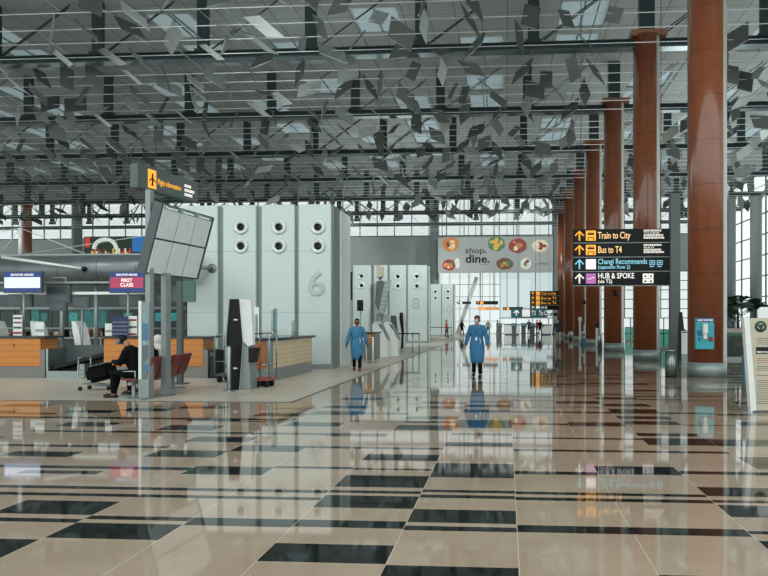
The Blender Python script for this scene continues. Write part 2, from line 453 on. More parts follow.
# far wall: clerestory, grey band, lower glazing
def glazed(name, x0, x1, z0, z1, Y, nx, nz, mw=.09, gm=None, mm=None):
    b = MB(); g = MB()
    mm = mm or M_MULL
    for i in range(nx + 1):
        x = x0 + (x1 - x0) * i / nx; b.box(x-mw/2, x+mw/2, Y-.12, Y+.02, z0, z1, mm)
    for i in range(nz + 1):
        z = z0 + (z1 - z0) * i / nz; b.box(x0, x1, Y-.10, Y+.02, z-mw/2, z+mw/2, mm)
    g.add([(x0, Y, z0), (x1, Y, z0), (x1, Y, z1), (x0, Y, z1)], [(0,1,2,3)], gm or M_GLASS)
    fr = struct(b, name); pane = g.build('pane', fr); return fr
zc = at(300, 237, YF).z; zb = at(300, 265, YF).z
ZT = 19.0
glazed('window_2', XL, XR, zc, ZT, YF, 44, 4, .12)
b = MB(); g = MB()                      # raised glass roof strip over the last bay
for i in range(45):
    x = XL + (XR - XL) * i / 44; b.box(x-.06, x+.06, YE, YF, ZT-.06, ZT+.06, M_MULL)
b.box(XL, XR, YE-.1, YE, CEILZ, ZT, M_WALLG)
g.add([(XL, YE, ZT), (XR, YE, ZT), (XR, YF, ZT), (XL, YF, ZT)], [(0,3,2,1)], M_GLASS)
fr = struct(b, 'window_8'); g.build('pane', fr)
xa = at(430, 300, YF).x
b = MB(); b.box(XL, xa, YF-.1, YF+.15, 0, zc, M_WALLG); struct(b, 'wall_far')
b = MB(); b.box(xa, XR, YF-.1, YF+.15, at(500,272,YF).z, zc, M_WALLG); struct(b, 'wall_far_upper')
xm = at(500, 300, YF).x; xn = at(553, 300, YF).x; zt = at(500, 272, YF).z
glazed('window_3', xa, xm, 0.0, zt, YF, 7, 5, .07, None, mat('pale_mullion', 'a9b5b3', .5))
glazed('window_7', xm, xn, at(500,318,YF).z, zt, YF, 3, 1, .07, M_GLASS3, mat('pale_mullion', 'a9b5b3', .5))
glazed('window_4', xm, XR, 0.0, at(500,318,YF).z, YF, 12, 1, .1)
glazed('window_5', xn, XR, at(500,318,YF).z, zt, YF, 8, 5, .1)
# right glass wall
b = MB(); g = MB()
ny = 24
for i in range(ny + 1):
    y = YC + (YF - YC) * i / ny; b.box(XR-.05, XR+.1, y-.035, y+.035, 0, CEILZ, M_MULL)
for i in range(9):
    z = CEILZ * i / 8; b.box(XR-.04, XR+.08, YC, YF, z-.05, z+.05, M_MULL)
g.add([(XR+.02, YC, 0), (XR+.02, YF, 0), (XR+.02, YF, CEILZ), (XR+.02, YC, CEILZ)], [(0,1,2,3)], M_GLASS2)
fr = struct(b, 'window_6'); g.build('pane', fr)

# ------------------------------------------------------------------ roof beams with posts and braces
for j in range(1, nrow):
    Yb = Y1 + BAY * j
    if Yb > YF - 1: break
    t = thing('roof_beam', 'grey steel roof beam crossing the hall, %s with posts and diagonal braces above' % (
        ['', 'nearest to the camera and highest in view', 'second from the camera', 'third from the camera', 'fourth from the camera', 'fifth from the camera', 'sixth from the camera', 'seventh and farthest by the end wall', 'last before the glazed end'][j]), 'beam', (0, Yb, BEAMZ))
    m = MB(); m.box(XL, XR, -.24, .24, -.2, -.15, M_BEAM); m.box(XL, XR, -.05, .05, -.15, .15, M_STEEL); m.box(XL, XR, -.14, .14, .15, .2, M_STEEL)
    m.build('beam_flange', t)
    pm = MB(); pm.box(-.24, .24, -.1, .1, .2, CEILZ - BEAMZ, M_STEEL, 0); pm.box(-.34, .34, -.16, .16, .18, .3, M_STEEL); post_me = pm.mesh('post')
    bmx = MB()
    for s_ in (-.14, .14): bmx.tube([(s_, -s_, .25), (3.0 + s_, -s_ + .2, CEILZ - BEAMZ - .02)], .03, M_STEEL if j % 2 else M_ROD2, 5)
    brace_me = bmx.mesh('diagonal_brace')
    xmin = max(XL + .5, -.85 * Yb - 3); xmax = min(XR - .5, .45 * Yb + 4)
    for k in range(k0, k1 + 1):
        x = PX0 + PXS * k
        if not (xmin < x < xmax): continue
        for nm, me, dx in (('hanger_post', post_me, 0), ('diagonal_brace', brace_me, .3)):
            o = bpy.data.objects.new(nm, me); col.objects.link(o); o.parent = t; o.location = (x + dx if nm == 'hanger_post' else x + .3, 0, 0)
            if Yb > YE: o.scale = (1, 1, (ZT - BEAMZ) / (CEILZ - BEAMZ))
            if nm == 'hanger_post': o.location.x = x
# longitudinal purlins under the ceiling (thin)
for i, k in enumerate(range(-5, 4)):
    x = PX0 + PXS * k + 2.38
    m = MB(); m.tube([(x, 17, BEAMZ + .5), (x, YF, BEAMZ + .5)], .03, M_ROD2, 5)
    m.root('ceiling_tie_rod', 'thin steel rod running the length of the hall under the ceiling', 'rod', (x, 17, BEAMZ + .5), 'long tie rods under the ceiling')

# cables across the hall
CABZ = 12.75
cab_y = []
for j in range(0, nrow):
    for o in (1.0, 2.1, 3.3, 4.6, 5.8, 7.15):
        y = Y1 + BAY * j + o
        if y < YF - .5: cab_y.append(y)
cm = MB(); cm.tube([(XL, 0, 0), (XR, 0, 0)], .019, M_ROD, 5); cab_me = cm.mesh('cable')
for y in cab_y:
    o = bpy.data.objects.new('ceiling_cable', cab_me); col.objects.link(o); o.location = (0, y, CABZ)
    tag(o, 'thin pale cable stretched across the hall below the roof beams', 'cable', 'parallel cables under the ceiling')
    o.scale = (1, .8, .8) if y > 45 else (1, 1, 1)

# reflector panels
def refl_mesh(skew, w, h, m1):
    m = MB(); t = .02
    p = [(-w/2 - skew, -h/2), (w/2 - skew, -h/2), (w/2 + skew, h/2), (-w/2 + skew, h/2)]
    m.prism(p, -t/2, t/2, m1, 'Z'); m.tube([(-w/2 - skew, 0-h/2, 0), (-w/2 + skew, h/2, 0)], .025, M_GREY, 5)
    return m.mesh('reflector')
RM = [refl_mesh(.2, .9, .75, M_REFL), refl_mesh(-.18, .75, 1.0, M_REFL), refl_mesh(.25, .6, 1.05, M_REFL2), refl_mesh(.1, 1.0, .55, M_REFL), refl_mesh(-.25, .7, .9, M_REFL)]
rr = random.Random(21)
cand = []
for y in cab_y:
    if y < 21 or y > 68: continue
    x = max(XL + 1, -.82 * y - 1) + rr.random() * 2
    while x < min(XR - 1, .44 * y + 1):
        yy = y + rr.uniform(-.12, .12)
        if not (4.4 < x < 7.4) and all((x-a)**2 + (yy-b_)**2 > 1.6 for a, b_ in cand[-60:]): cand.append((x, yy))
        x += rr.choice([1.3, 1.7, 2.2, 2.9]) * (1 if y < 50 else 1.5)
bayname = ['nearest bay', 'second bay', 'third bay', 'fourth bay', 'fifth bay', 'sixth bay', 'seventh bay', 'farthest bay', 'farthest bay']
def rrot():
    tilt = rr.choice([62, -62, 75, -50, 40, 85, -75]) + rr.uniform(-12, 12)
    yaw = rr.choice([40, -40, 35, 20, -55, 60]) + rr.uniform(-12, 12)
    return Euler((R(rr.uniform(-15, 15)), R(tilt), R(yaw)), 'XYZ')
dx_ = Vector((1, 0, -.8)).normalized(); nz_ = Vector((-16, 30, 11)).cross(dx_).normalized()
SL = Matrix((dx_, nz_.cross(dx_), nz_)).transposed()
def srot():                          # the louvre setting that is seen nearly edge-on from the hall
    return (Matrix.Rotation(R(rr.choice([-1, 1]) * rr.uniform(5, 20)), 3, dx_) @ Matrix.Rotation(R(rr.uniform(-8, 8)), 3, nz_) @ SL).to_euler()
RMS = [refl_mesh(.45, 1.2, 1.0, M_REFL3), refl_mesh(.35, 1.0, .9, M_REFL3), refl_mesh(.5, 1.3, .8, M_REFL2)]
cand.sort(key=lambda c: c[1])
far = MB()
for i, (x, y) in enumerate(cand):
    z = CABZ - .05 + rr.uniform(-.2, .15)
    if x < -7 and rr.random() < (.5 if x < -12 else .25): me = rr.choice(RMS); e = srot()
    else: me = rr.choice(RM); e = rrot()
    if i < 300:
        o = bpy.data.objects.new('reflector_panel', me); col.objects.link(o); o.location = (x, y, z); o.rotation_euler = e
        bay = int((y - Y1) / BAY); sd = 'right' if x > 7 else ('middle' if x > -9 else 'left')
        pale = me in RMS
        tag(o, '%s metal light reflector under the ceiling, %s, %s side' % ('long pale slanting' if pale else 'tilted grey', bayname[bay], sd),
            'reflector', '%s light reflectors in the %s, %s' % ('long pale' if pale else 'grey', bayname[bay], sd))
    else:
        far.T = Matrix.Translation((x, y, z)) @ e.to_matrix().to_4x4()
        w, h, sk = rr.choice([(1.0, .6, .25), (.8, .8, -.2), (.6, 1.0, .3)])
        far.prism([(-w/2 - sk, -h/2), (w/2 - sk, -h/2), (w/2 + sk, h/2), (-w/2 + sk, h/2)], -.01, .01, M_REFL if rr.random() < .6 else M_REFL2, 'Z')
far.T = Matrix.Identity(4)
far.root('distant_reflectors', 'many small metal light reflectors under the far end of the ceiling', 'reflector', kind='stuff')

# ------------------------------------------------------------------ timber columns
XC = 5.78
ordn = ['large timber-clad round column nearest the camera with a teal hand sanitiser poster', 'second timber-clad round column from the camera, behind the big black direction sign',
        'third timber-clad round column from the camera with a small camera bracket', 'fourth timber-clad round column from the camera', 'fifth timber-clad round column from the camera',
        'sixth timber-clad round column from the camera', 'seventh and farthest timber-clad round column of the row']
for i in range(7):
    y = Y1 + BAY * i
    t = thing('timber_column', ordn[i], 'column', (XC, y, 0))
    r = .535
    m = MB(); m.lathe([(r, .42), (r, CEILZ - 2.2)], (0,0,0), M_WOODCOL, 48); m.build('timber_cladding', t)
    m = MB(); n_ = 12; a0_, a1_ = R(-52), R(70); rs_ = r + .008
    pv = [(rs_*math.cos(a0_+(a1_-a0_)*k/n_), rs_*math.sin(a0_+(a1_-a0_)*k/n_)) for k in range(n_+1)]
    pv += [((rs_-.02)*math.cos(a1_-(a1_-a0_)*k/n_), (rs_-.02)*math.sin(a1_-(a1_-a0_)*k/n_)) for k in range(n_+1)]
    m.prism(pv, .43, CEILZ-2.3, mat('column_rim_highlight', 'b4b0a6', .3, .35), 'Z'); m.build('painted_rim_highlight', t)  # pale band paints the glossy window highlight along the column's right edge
    m = MB(); m.lathe([(r+.012, 0), (r+.012, .42)], (0,0,0), mat('column_base_steel', '86928f', .35, .35), 48); m.build('steel_base', t)
    m = MB(); m.box(-r-.1, r+.25, -.35, .35, CEILZ-2.25, CEILZ-2.0, mat('capital_timber', '8a5a45', .5)); m.box(-.3, .3, -.2, .2, CEILZ-2.0, CEILZ, M_STEEL); m.build('capital', t)
# sanitiser poster on first column
c1y = Y1
PYF = c1y - .60
p0 = at(696, 349, PYF); p1 = at(714, 318, PYF)
t = thing('sanitiser_poster', 'teal hand sanitiser poster with white dispenser fixed on the nearest timber column', 'poster', (p0.x, PYF, p0.z))
w_ = p1.x - p0.x; h_ = p1.z - p0.z
m = MB(); m.box(0, w_, -.01, .16, 0, h_, mat('teal_poster', '2f97a3', .4)); m.build('poster_board', t)
m = MB(); m.box(0, w_, -.016, -.01, h_-.11, h_, mat('navy_header', '1d4f7a', .4)); m.box(.03, .15, -.016, -.01, h_*.42, h_*.6, mat('navy_header', '1d4f7a')); m.box(.06, .12, -.016, -.01, h_*.25, h_*.37, mat('navy_header', '1d4f7a')); m.build('header_band', t)
text('HAND SANITISER', .07, E_WHT, t, (w_/2, -.02, h_-.085), .002, 'CENTER', width=w_*.86)
m = MB(); m.box(w_/2-.085, w_/2+.055, -.12, -.012, h_*.5, h_*.82, M_WHITE, .02); m.box(w_/2-.06, w_/2+.03, -.09, -.012, h_*.32, h_*.5, M_WHITE, .015); m.build('dispenser', t)
m = MB(); m.lathe([(.0, -.016), (.07, -.016), (.07, -.01)], (w_-.09, 0, h_*.32), mat('red_badge', '8c2b26', .5), 12, 'Y'); m.build('badge', t)
# small camera brackets on columns 3 and 4
for (px, py, ci, lab) in ((610, 293, 2, 'small black dome camera on arm of the third timber column'), (580, 302, 4, 'tiny black camera bracket on the fifth timber column')):
    yy = Y1 + BAY*ci - .5; p = at(px + 2.5, py, yy)
    m = MB(); m.tube([(p.x-.1, yy+.2, p.z+.12), (p.x-.1, yy-.2, p.z+.12), (p.x+.12, yy-.25, p.z+.12)], .025, M_BLACK, 6); m.ball((p.x+.12, yy-.25, p.z-.04), .13, M_BLACK, (1,1,1.2))
    m.root('security_camera', lab, 'camera', (p.x, yy, p.z))

# ------------------------------------------------------------------ grey far columns
def gcol(px, wpx, ytop, Y, label, mt=None, zb=0.0, nm='grey_column', square=False):
    p = at(px, ytop, Y); r = wpx * Y / FPX / 2
    m = MB()
    if square:
        m.box(p.x-r, p.x+r, Y-r, Y+r, zb, p.z, mt or M_GCOL)
        m.box(p.x-r-.05, p.x+r+.05, Y-r-.05, Y+r+.05, zb, zb+.15, M_STEEL)
    else:
        m.lathe([(r*1.15, zb), (r*1.15, zb+.2), (r, zb+.25), (r, p.z-.3), (r*1.2, p.z-.2), (r*1.2, p.z)], (p.x, Y, 0), mt or M_GCOL, 24)
    return m.root(nm, label, 'column', (p.x, Y, zb))
gcol(434.5, 9, 200, 81, 'round grey column at the left edge of the shop and dine banner')
gcol(555.5, 6, 200, 79, 'slim grey column at the right edge of the shop and dine banner')
gcol(77, 10, 200, 76, 'round grey column far left beside the colourful billboard')
gcol(26.5, 10, 205, 74, 'distant brown timber column far left above the grey tube canopy', M_WOODCOL, nm='timber_column')
gcol(731, 9, 196, 62, 'left one of the two round grey columns at the right windows')
gcol(756, 11, 196, 56, 'right one of the two round grey columns at the right windows')
p = gcol(674.5, 9, 194, 33, 'square grey post behind the striped steel bin, beside the nearest timber column', square=True, nm='grey_post')
# diagonal strut in far glass
a = at(456, 335, 80); c = at(476, 276, 80)
m = MB(); m.tube([(a.x, 82, 0), (c.x, 82, c.z)], .24, M_PANELL, 10); m.root('diagonal_strut', 'thick slanting grey strut standing before the far windows', 'strut', (a.x, 80, 0))

# ------------------------------------------------------------------ shop & dine banner
YBn = 78
p0 = at(438, 273, YBn); p1 = at(553, 236.5, YBn)
W, H = p1.x - p0.x, p1.z - p0.z
t = thing('hanging_banner', 'wide grey shop and dine banner with food pictures hanging at the far end', 'banner', (p0.x, YBn, p0.z))
m = MB(); m.box(0, W, 0, .12, 0, H, mat('banner_grey', '9a9e9c', .6, noise=.08, scale=.3)); m.build('banner_sheet', t)
m = MB()
for x in (.5, W*.33, W*.66, W-.5): m.tube([(x, .06, H), (x, .06, ZT - p0.z)], .04, M_STEEL, 5)
m.build('suspension_rod', t)
def bp(px, py): return ((px - 438) / 115 * W, (273 - py) / 36.5 * H)
x_, z_ = bp(465.5, 253); text('shop', 1.05, M_BLACK, t, (x_, -.03, z_), .01, width=2.2)
x_, z_ = bp(484.5, 253); text('&', .45, M_BLACK, t, (x_, -.03, z_), .01)
x_, z_ = bp(465.5, 262.5); text('dine.', 1.35, M_BLACK, t, (x_, -.03, z_), .01, bold=.03, width=2.9)
x_, z_ = bp(481, 265); text('at our T3', .22, M_BLACK, t, (x_, -.03, z_), .01)
x_, z_ = bp(537, 265); text('CHANGI', .3, M_BLACK, t, (x_, -.03, z_), .01, width=1.3)
def blob(px, py, rx, rz, cols, seed):
    m = MB(); q = random.Random(seed); x, z = bp(px, py); rx *= W/115; rz *= H/36.5
    def disc(cx, cz, a_, b_, mt, y, n=14, jit=.08):
        vs = [(cx + a_*math.cos(2*PI*k/n)*(1+q.uniform(-jit, jit)), cz + b_*math.sin(2*PI*k/n)*(1+q.uniform(-jit, jit))) for k in range(n)]
        m.prism(vs, y - .012, y, mt, 'Y')
    disc(x, z, rx, rz, cols[0], -.01)
    for i in range(9):
        a_ = q.random() * 2 * PI; d = q.uniform(.15, .6)
        disc(x + rx*d*math.cos(a_), z + rz*d*math.sin(a_), rx*q.uniform(.15, .34), rz*q.uniform(.15, .34), cols[1 + i % (len(cols)-1)], -.024 - .008*i)
    m.build('food_picture', t)
fr_ = mat('food_red', '8a2f26', .6); fo = mat('food_orange', 'c4793f', .6); fc = mat('food_cream', 'e0cfae', .6); fg = mat('food_green', '3f7a4e', .6)
fy = mat('food_mango', 'd8a645', .6); fb = mat('food_brown', '6b4126', .6); fw = mat('food_white', 'd9dcd6', .6)
blob(451, 244, 8.5, 7.5, [fo, fr_, fc, fy, fc], 1); blob(449, 265, 6.5, 6, [fr_, fo, fc, fg, fo], 2)
blob(497, 243.5, 8.6, 7.8, [fg, fy, fy], 3); blob(518, 245.5, 9.5, 7.5, [fr_, fr_, fc, fo], 4)
blob(540, 246, 8, 6.5, [fc, fr_, fw, fr_], 5); blob(505, 264, 8.5, 6, [fb, fy, fo, fg], 6); blob(526, 264, 5.5, 6, [fw, fr_, fg, fc], 7); blob(457.5, 263, 2.6, 5.4, [fw, fw, fc], 8)

# ------------------------------------------------------------------ big direction sign
YS = 20.0
p0 = at(573, 286, YS); p1 = at(670, 228, YS)
W, H = p1.x - p0.x, p1.z - p0.z
t = thing('direction_sign', 'large black hanging direction sign of four rows with amber, blue and white arrows', 'sign', (p0.x, YS, p0.z))
rh = H / 4
rows = [(E_YEL, E_YEL, 'Train to City', None), (E_YEL, E_YEL, 'Bus to T4', None), (E_BLU, E_WHT, 'Changi Recommends', '(opposite Row 2)'), (E_WHT, E_PUR, 'HUB & SPOKE', '(via T2)')]
m = MB()
for x in (.25, W-.25): m.tube([(x, .08, 0), (x, .08, CEILZ - p0.z)], .012, M_STEEL, 6)
m.build('suspension_cable', t)
def sx(px): return (px - 573) / 97 * W
for i, (ca, ci, s1, s2) in enumerate(rows):
    z0 = H - rh*(i+1)
    m = MB(); m.box(0, W, 0, .14, z0 + .022, z0 + rh - .012, M_SIGN, .006); m.build('sign_row', t)
    m = MB(); m.box(.02, W-.02, .03, .11, z0 - .004, z0 + .026, M_GREY); m.build('row_divider', t)
    zc_ = z0 + rh/2 + .005
    m = MB(); x = sx(579.5); s_ = .135
    m.tube([(x, -.004, zc_ - s_*1.1), (x, -.004, zc_ + s_*.9)], .024, ca, 4)
    m.tube([(x - s_*.95, -.004, zc_ + .0), (x, -.004, zc_ + s_), (x + s_*.95, -.004, zc_ + .0)], .024, ca, 4); m.build('arrow', t)
    x0, x1 = sx(586), sx(596); m = MB(); m.box(x0, x1, -.008, 0, zc_-.15, zc_+.155, ci)
    if i < 2:
        m.box(x0+.05, x1-.05, -.012, -.008, zc_+.02, zc_+.08, M_SIGN); m.box(x0+.04, x1-.04, -.012, -.008, zc_-.07, zc_-.045, M_SIGN)
        m.box(x0+.05, x0+.09, -.012, -.008, zc_-.13, zc_-.09, M_SIGN); m.box(x1-.09, x1-.05, -.012, -.008, zc_-.13, zc_-.09, M_SIGN); m.box(x0+.05, x1-.05, -.012, -.008, zc_+.1, zc_+.115, M_SIGN)
    if i == 3:
        m.tube([(x0+.04, -.01, zc_-.01), (x0+.12, -.01, zc_-.01), (x0+.18, -.01, zc_+.03), (x1-.03, -.01, zc_+.035)], .008, E_WHT, 4)
    m.build('pictogram', t)
    xt = sx(598)
    mt = E_ORG if i < 2 else (E_BLU if i == 2 else E_WHT)
    if s2 is None:
        text(s1, .29, mt, t, (xt, -.006, zc_ - .09), .002, bold=.0015, width=sx(630.5)-xt if i == 0 else sx(621.5)-xt)
    else:
        text(s1, .235, mt, t, (xt, -.006, zc_ + .005), .002, bold=.0015, width=(sx(647)-xt) if i == 2 else (sx(634)-xt))
        text(s2, .155, mt, t, (xt, -.006, zc_ - .135), .002, bold=.001, width=(sx(630)-xt) if i == 2 else (sx(612)-xt))
    if i < 2:
        q = random.Random(i + 3)
        txt = ['\u8fdb\u57ce\u5217\u8f66', 'Tren ke Bandar', '\u5e02\u5185\u5217\u8f66', '\u0ba8\u0b95\u0bb0\u0bae\u0bcd'] if i == 0 else ['\u5df4\u58eb', 'Bas ke T4', '\u7b2c\u56db\u822a\u7ad9', 'T4']
        m = MB()
        for r_ in (0, 2, 3):          # small script lines, too fine to read
            x = sx(644); zz = zc_ + .115 - r_*.072
            L = x + q.uniform(.45, .7)
            while x < L:
                w2 = q.uniform(.02, .045); m.box(x, x + w2*.4, -.006, 0, zz, zz + .05, E_WHT); m.box(x, x + w2, -.006, 0, zz + .036, zz + .05, E_WHT); m.box(x, x + w2, -.006, 0, zz, zz + .012, E_WHT); x += w2 + .012
        m.build('small_script', t)
        text('Tren ke Bandar' if i == 0 else 'Bas ke T4', .075, E_WHT, t, (sx(644), -.006, zc_ + .045), .002)
    elif i == 2:
        m = MB()
        for x in (sx(649.5), sx(657)):
            m.box(x, x+.17, -.006, 0, zc_-.03, zc_+.11, E_BLU); m.box(x+.02, x+.15, -.009, -.006, zc_-.01, zc_+.09, M_SIGN); m.box(x+.05, x+.12, -.012, -.009, zc_+.02, zc_+.06, E_BLU); m.box(x+.01, x+.14, -.006, 0, zc_-.09, zc_-.065, E_BLU)
        m.build('service_icon', t)
    else:
        m = MB()
        for dx in (0, .165):
            for dz in (-.14, .01):
                m.box(sx(643)+dx, sx(643)+dx+.15, -.006, 0, zc_+dz, zc_+dz+.135, E_WHT); m.box(sx(643)+dx+.04, sx(643)+dx+.11, -.009, -.006, zc_+dz+.03, zc_+dz+.07, M_SIGN); m.box(sx(643)+dx+.06, sx(643)+dx+.08, -.009, -.006, zc_+dz+.07, zc_+dz+.11, M_SIGN)
        m.build('service_icon', t)

# second, smaller sign farther down
def far_sign(x0, y0, x1, y1, Y, label, rows_, face=M_SIGN, top=None):
    p0 = at(x0, y1, Y); p1 = at(x1, y0, Y); W, H = p1.x-p0.x, p1.z-p0.z
    t = thing('direction_sign', label, 'sign', (p0.x, Y, p0.z))
    m = MB(); m.box(0, W, 0, .15, 0, H, face)
    m.build('sign_box', t)
    m = MB()
    for x in (W*.2, W*.8): m.tube([(x, .07, H), (x, .07, (ZT if Y > YE else CEILZ + .14) - p0.z)], .012 if Y < 75 else .035, M_STEEL, 5)
    m.build('suspension_rod', t)
    n = len(rows_); rh = H / n
    for i, (s, ca, icons) in enumerate(rows_):
        zz = H - rh*(i+1)
        if icons:
            m = MB(); m.box(rh*1.25, rh*2.1, -.02, 0, zz+rh*.1, zz+rh*.9, ca)
            m.tube([(rh*.6, -.01, zz+rh*.2), (rh*.6, -.01, zz+rh*.75)], rh*.07, ca, 4); m.tube([(rh*.3, -.01, zz+rh*.5), (rh*.6, -.01, zz+rh*.8), (rh*.9, -.01, zz+rh*.5)], rh*.07, ca, 4)
            m.build('arrow', t)
        if s: text(s, rh*.75, ca, t, (rh*2.3 if icons else rh*.4, -.02, zz+rh*.25), .005, width=min(W*.52, rh*.42*len(s)))
        if i < n-1:
            m = MB(); m.box(0, W, -.012, 0, zz-.02, zz+.02, M_GREY); m.build('row_divider', t)
    return t
far_sign(530, 291, 559, 310, 57, 'smaller black four-row direction sign with amber arrows, hanging far down the hall', [('Train to City', E_YEL, 1), ('Bus to T4', E_YEL, 1), ('Bus to T4', E_YEL, 1), ('HUB', E_WHT, 1)])
far_sign(511, 308.5, 547, 317.5, 55.5, 'teal hanging sign with white pictograms below the smaller black sign', [('T3   To City', E_WHT, 1)], M_TEALSIGN)
far_sign(476, 301, 498, 304.5, 80.4, 'narrow hanging sign with amber half, right of the slanting strut', [('', E_YEL, 1)])
far_sign(478, 307, 499, 310, 81.1, 'narrow orange lit hanging sign just below the amber and black one', [('', E_YEL, 1)], em('lit_orange_face', 'c98a5c', .5))
far_sign(457, 301.5, 471, 304, 80.4, 'small black hanging strip sign left of the slanting strut', [('', E_WHT, 1)])
far_sign(503, 307, 523, 310, 80.4, 'thin dark hanging strip sign beside the teal sign', [('', E_YEL, 1)])
far_sign(547, 313, 558, 316, 70, 'tiny dark sign with white text right of the teal sign', [('Exit', E_WHT, 0)])

# ------------------------------------------------------------------ check-in islands (end walls with numbers)
def island(px_l, px_r, ytop, base, number, label, panels, circles, numpx, side, nh):
    Yi = FL(px_r, base).y
    pl = at(px_l, base, Yi); pr = at(px_r, base, Yi); zt = at(px_r, ytop, Yi).z
    t = thing('checkin_island_wall', label, 'wall panel', ((pl.x+pr.x)/2, Yi, 0))
    m = MB(); m.box(pl.x, pr.x, Yi+.12, Yi+side, 0, zt-.03, M_PANELD); m.build('core', t, world=True)
    for (a_, c_) in panels:
        x0 = at(a_, 300, Yi).x; x1 = at(c_, 300, Yi).x
        m = MB(); m.box(x0, x1, Yi, Yi+.14, .0, zt, M_PANEL, .02); m.build('wall_panel', t, world=True)
    m = MB(); m.box(pr.x-.02, pr.x+.05, Yi+.16, Yi+side*.42, .0, zt-.02, M_PANELD); m.box(pr.x-.02, pr.x+.1, Yi+side*.42, Yi+side, 0, zt-.05, M_PANELL, .02); m.build('corner_return', t, world=True)
    m = MB(); m.box(pl.x, pr.x, Yi-.04, Yi, 0, .16, M_GREY); m.build('plinth', t, world=True)
    k = Yi / 21.8
    for (cx, cy) in circles:
        q = at(cx, cy, Yi); sc = 1.0
        m = MB(); m.lathe([(.24, 0), (.255, -.03), (.23, -.055), (.17, -.06), (.15, -.03), (.135, -.03)], (q.x, Yi, q.z), M_PANELL, 28, 'Y', cap=False)
        m.lathe([(.0, -.02), (.135, -.03), (.135, -.025)], (q.x, Yi, q.z), M_PANELL, 28, 'Y', cap=False)
        o = m.build('air_nozzle', t, world=True)
        m = MB(); m.lathe([(.0, -.028), (.0, -.07), (.1, -.075), (.125, -.05), (.125, -.028)], (q.x, Yi, q.z), M_BLACK, 24, 'Y', cap=False); m.build('nozzle_opening', o, world=True)
    q0 = at(numpx[0], numpx[2], Yi); q1 = at(numpx[1], numpx[3], Yi)
    me = text_mesh(number, 1.0, M_PANELD, 0.0)
    # outlined, slightly embossed numeral
    cu = bpy.data.curves.new('n', 'FONT'); cu.body = number; cu.size = 1; cu.extrude = .02; cu.bevel_depth = .012
    to = bpy.data.objects.new('n', cu); col.objects.link(to)
    dg = bpy.context.evaluated_depsgraph_get(); me = bpy.data.meshes.new_from_object(to.evaluated_get(dg)); bpy.data.objects.remove(to)
    me.materials.clear(); me.materials.append(mat('numeral_grey', 'a5afac' if number != '10' else 'c9d1ce', .4, .2))
    xs_ = [v.co.x for v in me.vertices]; ys_ = [v.co.y for v in me.vertices]
    kx = (q1.x-q0.x)/(max(xs_)-min(xs_)); kz = (q1.z-q0.z)/(max(ys_)-min(ys_))
    for v in me.vertices: v.co.x = (v.co.x-min(xs_))*kx; v.co.y = (v.co.y-min(ys_))*kz
    o = bpy.data.objects.new('numeral', me); col.objects.link(o); o.parent = t; o.rotation_euler = (PI/2, 0, 0); o.location = Vector((q0.x, Yi-.02, q0.z)) - t.location
    return t, Yi
i6, Y6 = island(186, 331, 204, 369, '6', 'tall pale grey check-in end wall with the number 6 and six round nozzles',
    [(187, 217.5), (223, 256), (261.5, 294.5), (298.5, 331)], [(241,227),(241,246),(279,227),(279,246),(318,227),(318,246)], (309, 324.5, 296, 271), 2.3, 0)
i8, Y8 = island(352, 427, 265, 343, '8', 'mid-distance pale check-in end wall with the number 8',
    [(353, 371), (374, 387.5), (389.5, 406), (408, 427)], [(361.5,276),(361.5,285.5),(381,277),(398,276.5),(398,286),(417,276.5),(417,286)], (412, 420, 308.5, 297.5), 1.2, 0)
i10, Y10 = island(430, 453, 284, 336.5, '10', 'farthest pale check-in end wall with the number 10',
    [(430.5, 441), (442, 453)], [(435.5,291.5),(435.5,298),(448,291.5),(448,298)], (443, 452, 313.5, 305.5), 2, 0)

# duct-like tube canopy of the check-in row
Yd = 20.6
p0 = at(-25, 256, Yd); p1 = at(188, 256, Yd); zl = at(50, 285, Yd).z; zm = (p0.z + zl)/2; rad = (p0.z - zl)/2
t = thing('tube_canopy', 'long grey metal tube canopy above the check-in counters on the left', 'canopy', (p0.x, Yd, zm))
L = p1.x - p0.x
m = MB()
m.tube([(0,0,0), (L,0,0)], rad, lined('canopy_metal', '6c7273', '3a4041', [('X', 1.32, .02, .55)], .35, .5), 32); m.build('tube_body', t)
m = MB(); m.box(0, L, -.1, .1, rad-.03, rad+.04, M_GREY); m.build('top_rail', t)
m = MB(); a = at(2, 257, Yd-.9); c = at(84, 269, Yd-.55)
m.tube([a, c], [.06, .05], M_ROD, 10); m.ball(c, .085, M_BLACK); m.build('slanting_arm', t, world=True)
m = MB(); a = at(186, 262, 17.0)
xm0 = at(22.5, 0, Yd+.1).x; zt_ = at(22, 228, Yd).z
m = MB(); m.tube([(xm0, Yd, zm+rad-.02), (xm0, Yd, zt_)], .06, M_WHITE, 10)
m.build('mast', t, world=True)
m = MB()
for q in (at(0, 255, Yd), at(88, 255, Yd), at(-20, 236, Yd)): m.tube([(xm0, Yd, zt_), q], .012, M_ROD, 5)
m.tube([at(25, 254, Yd), at(143, 236, Yd), at(190, 245, Yd)], .012, M_ROD, 5)
m.build('stay_cable', t, world=True)
m = MB()
for px in (62, 96): 
    q = at(px, 285, Yd); m.tube([(q.x, Yd, zm-rad+.03), (q.x, Yd, 0)], .06, M_GREY, 8)
m.build('support_leg', t, world=True)

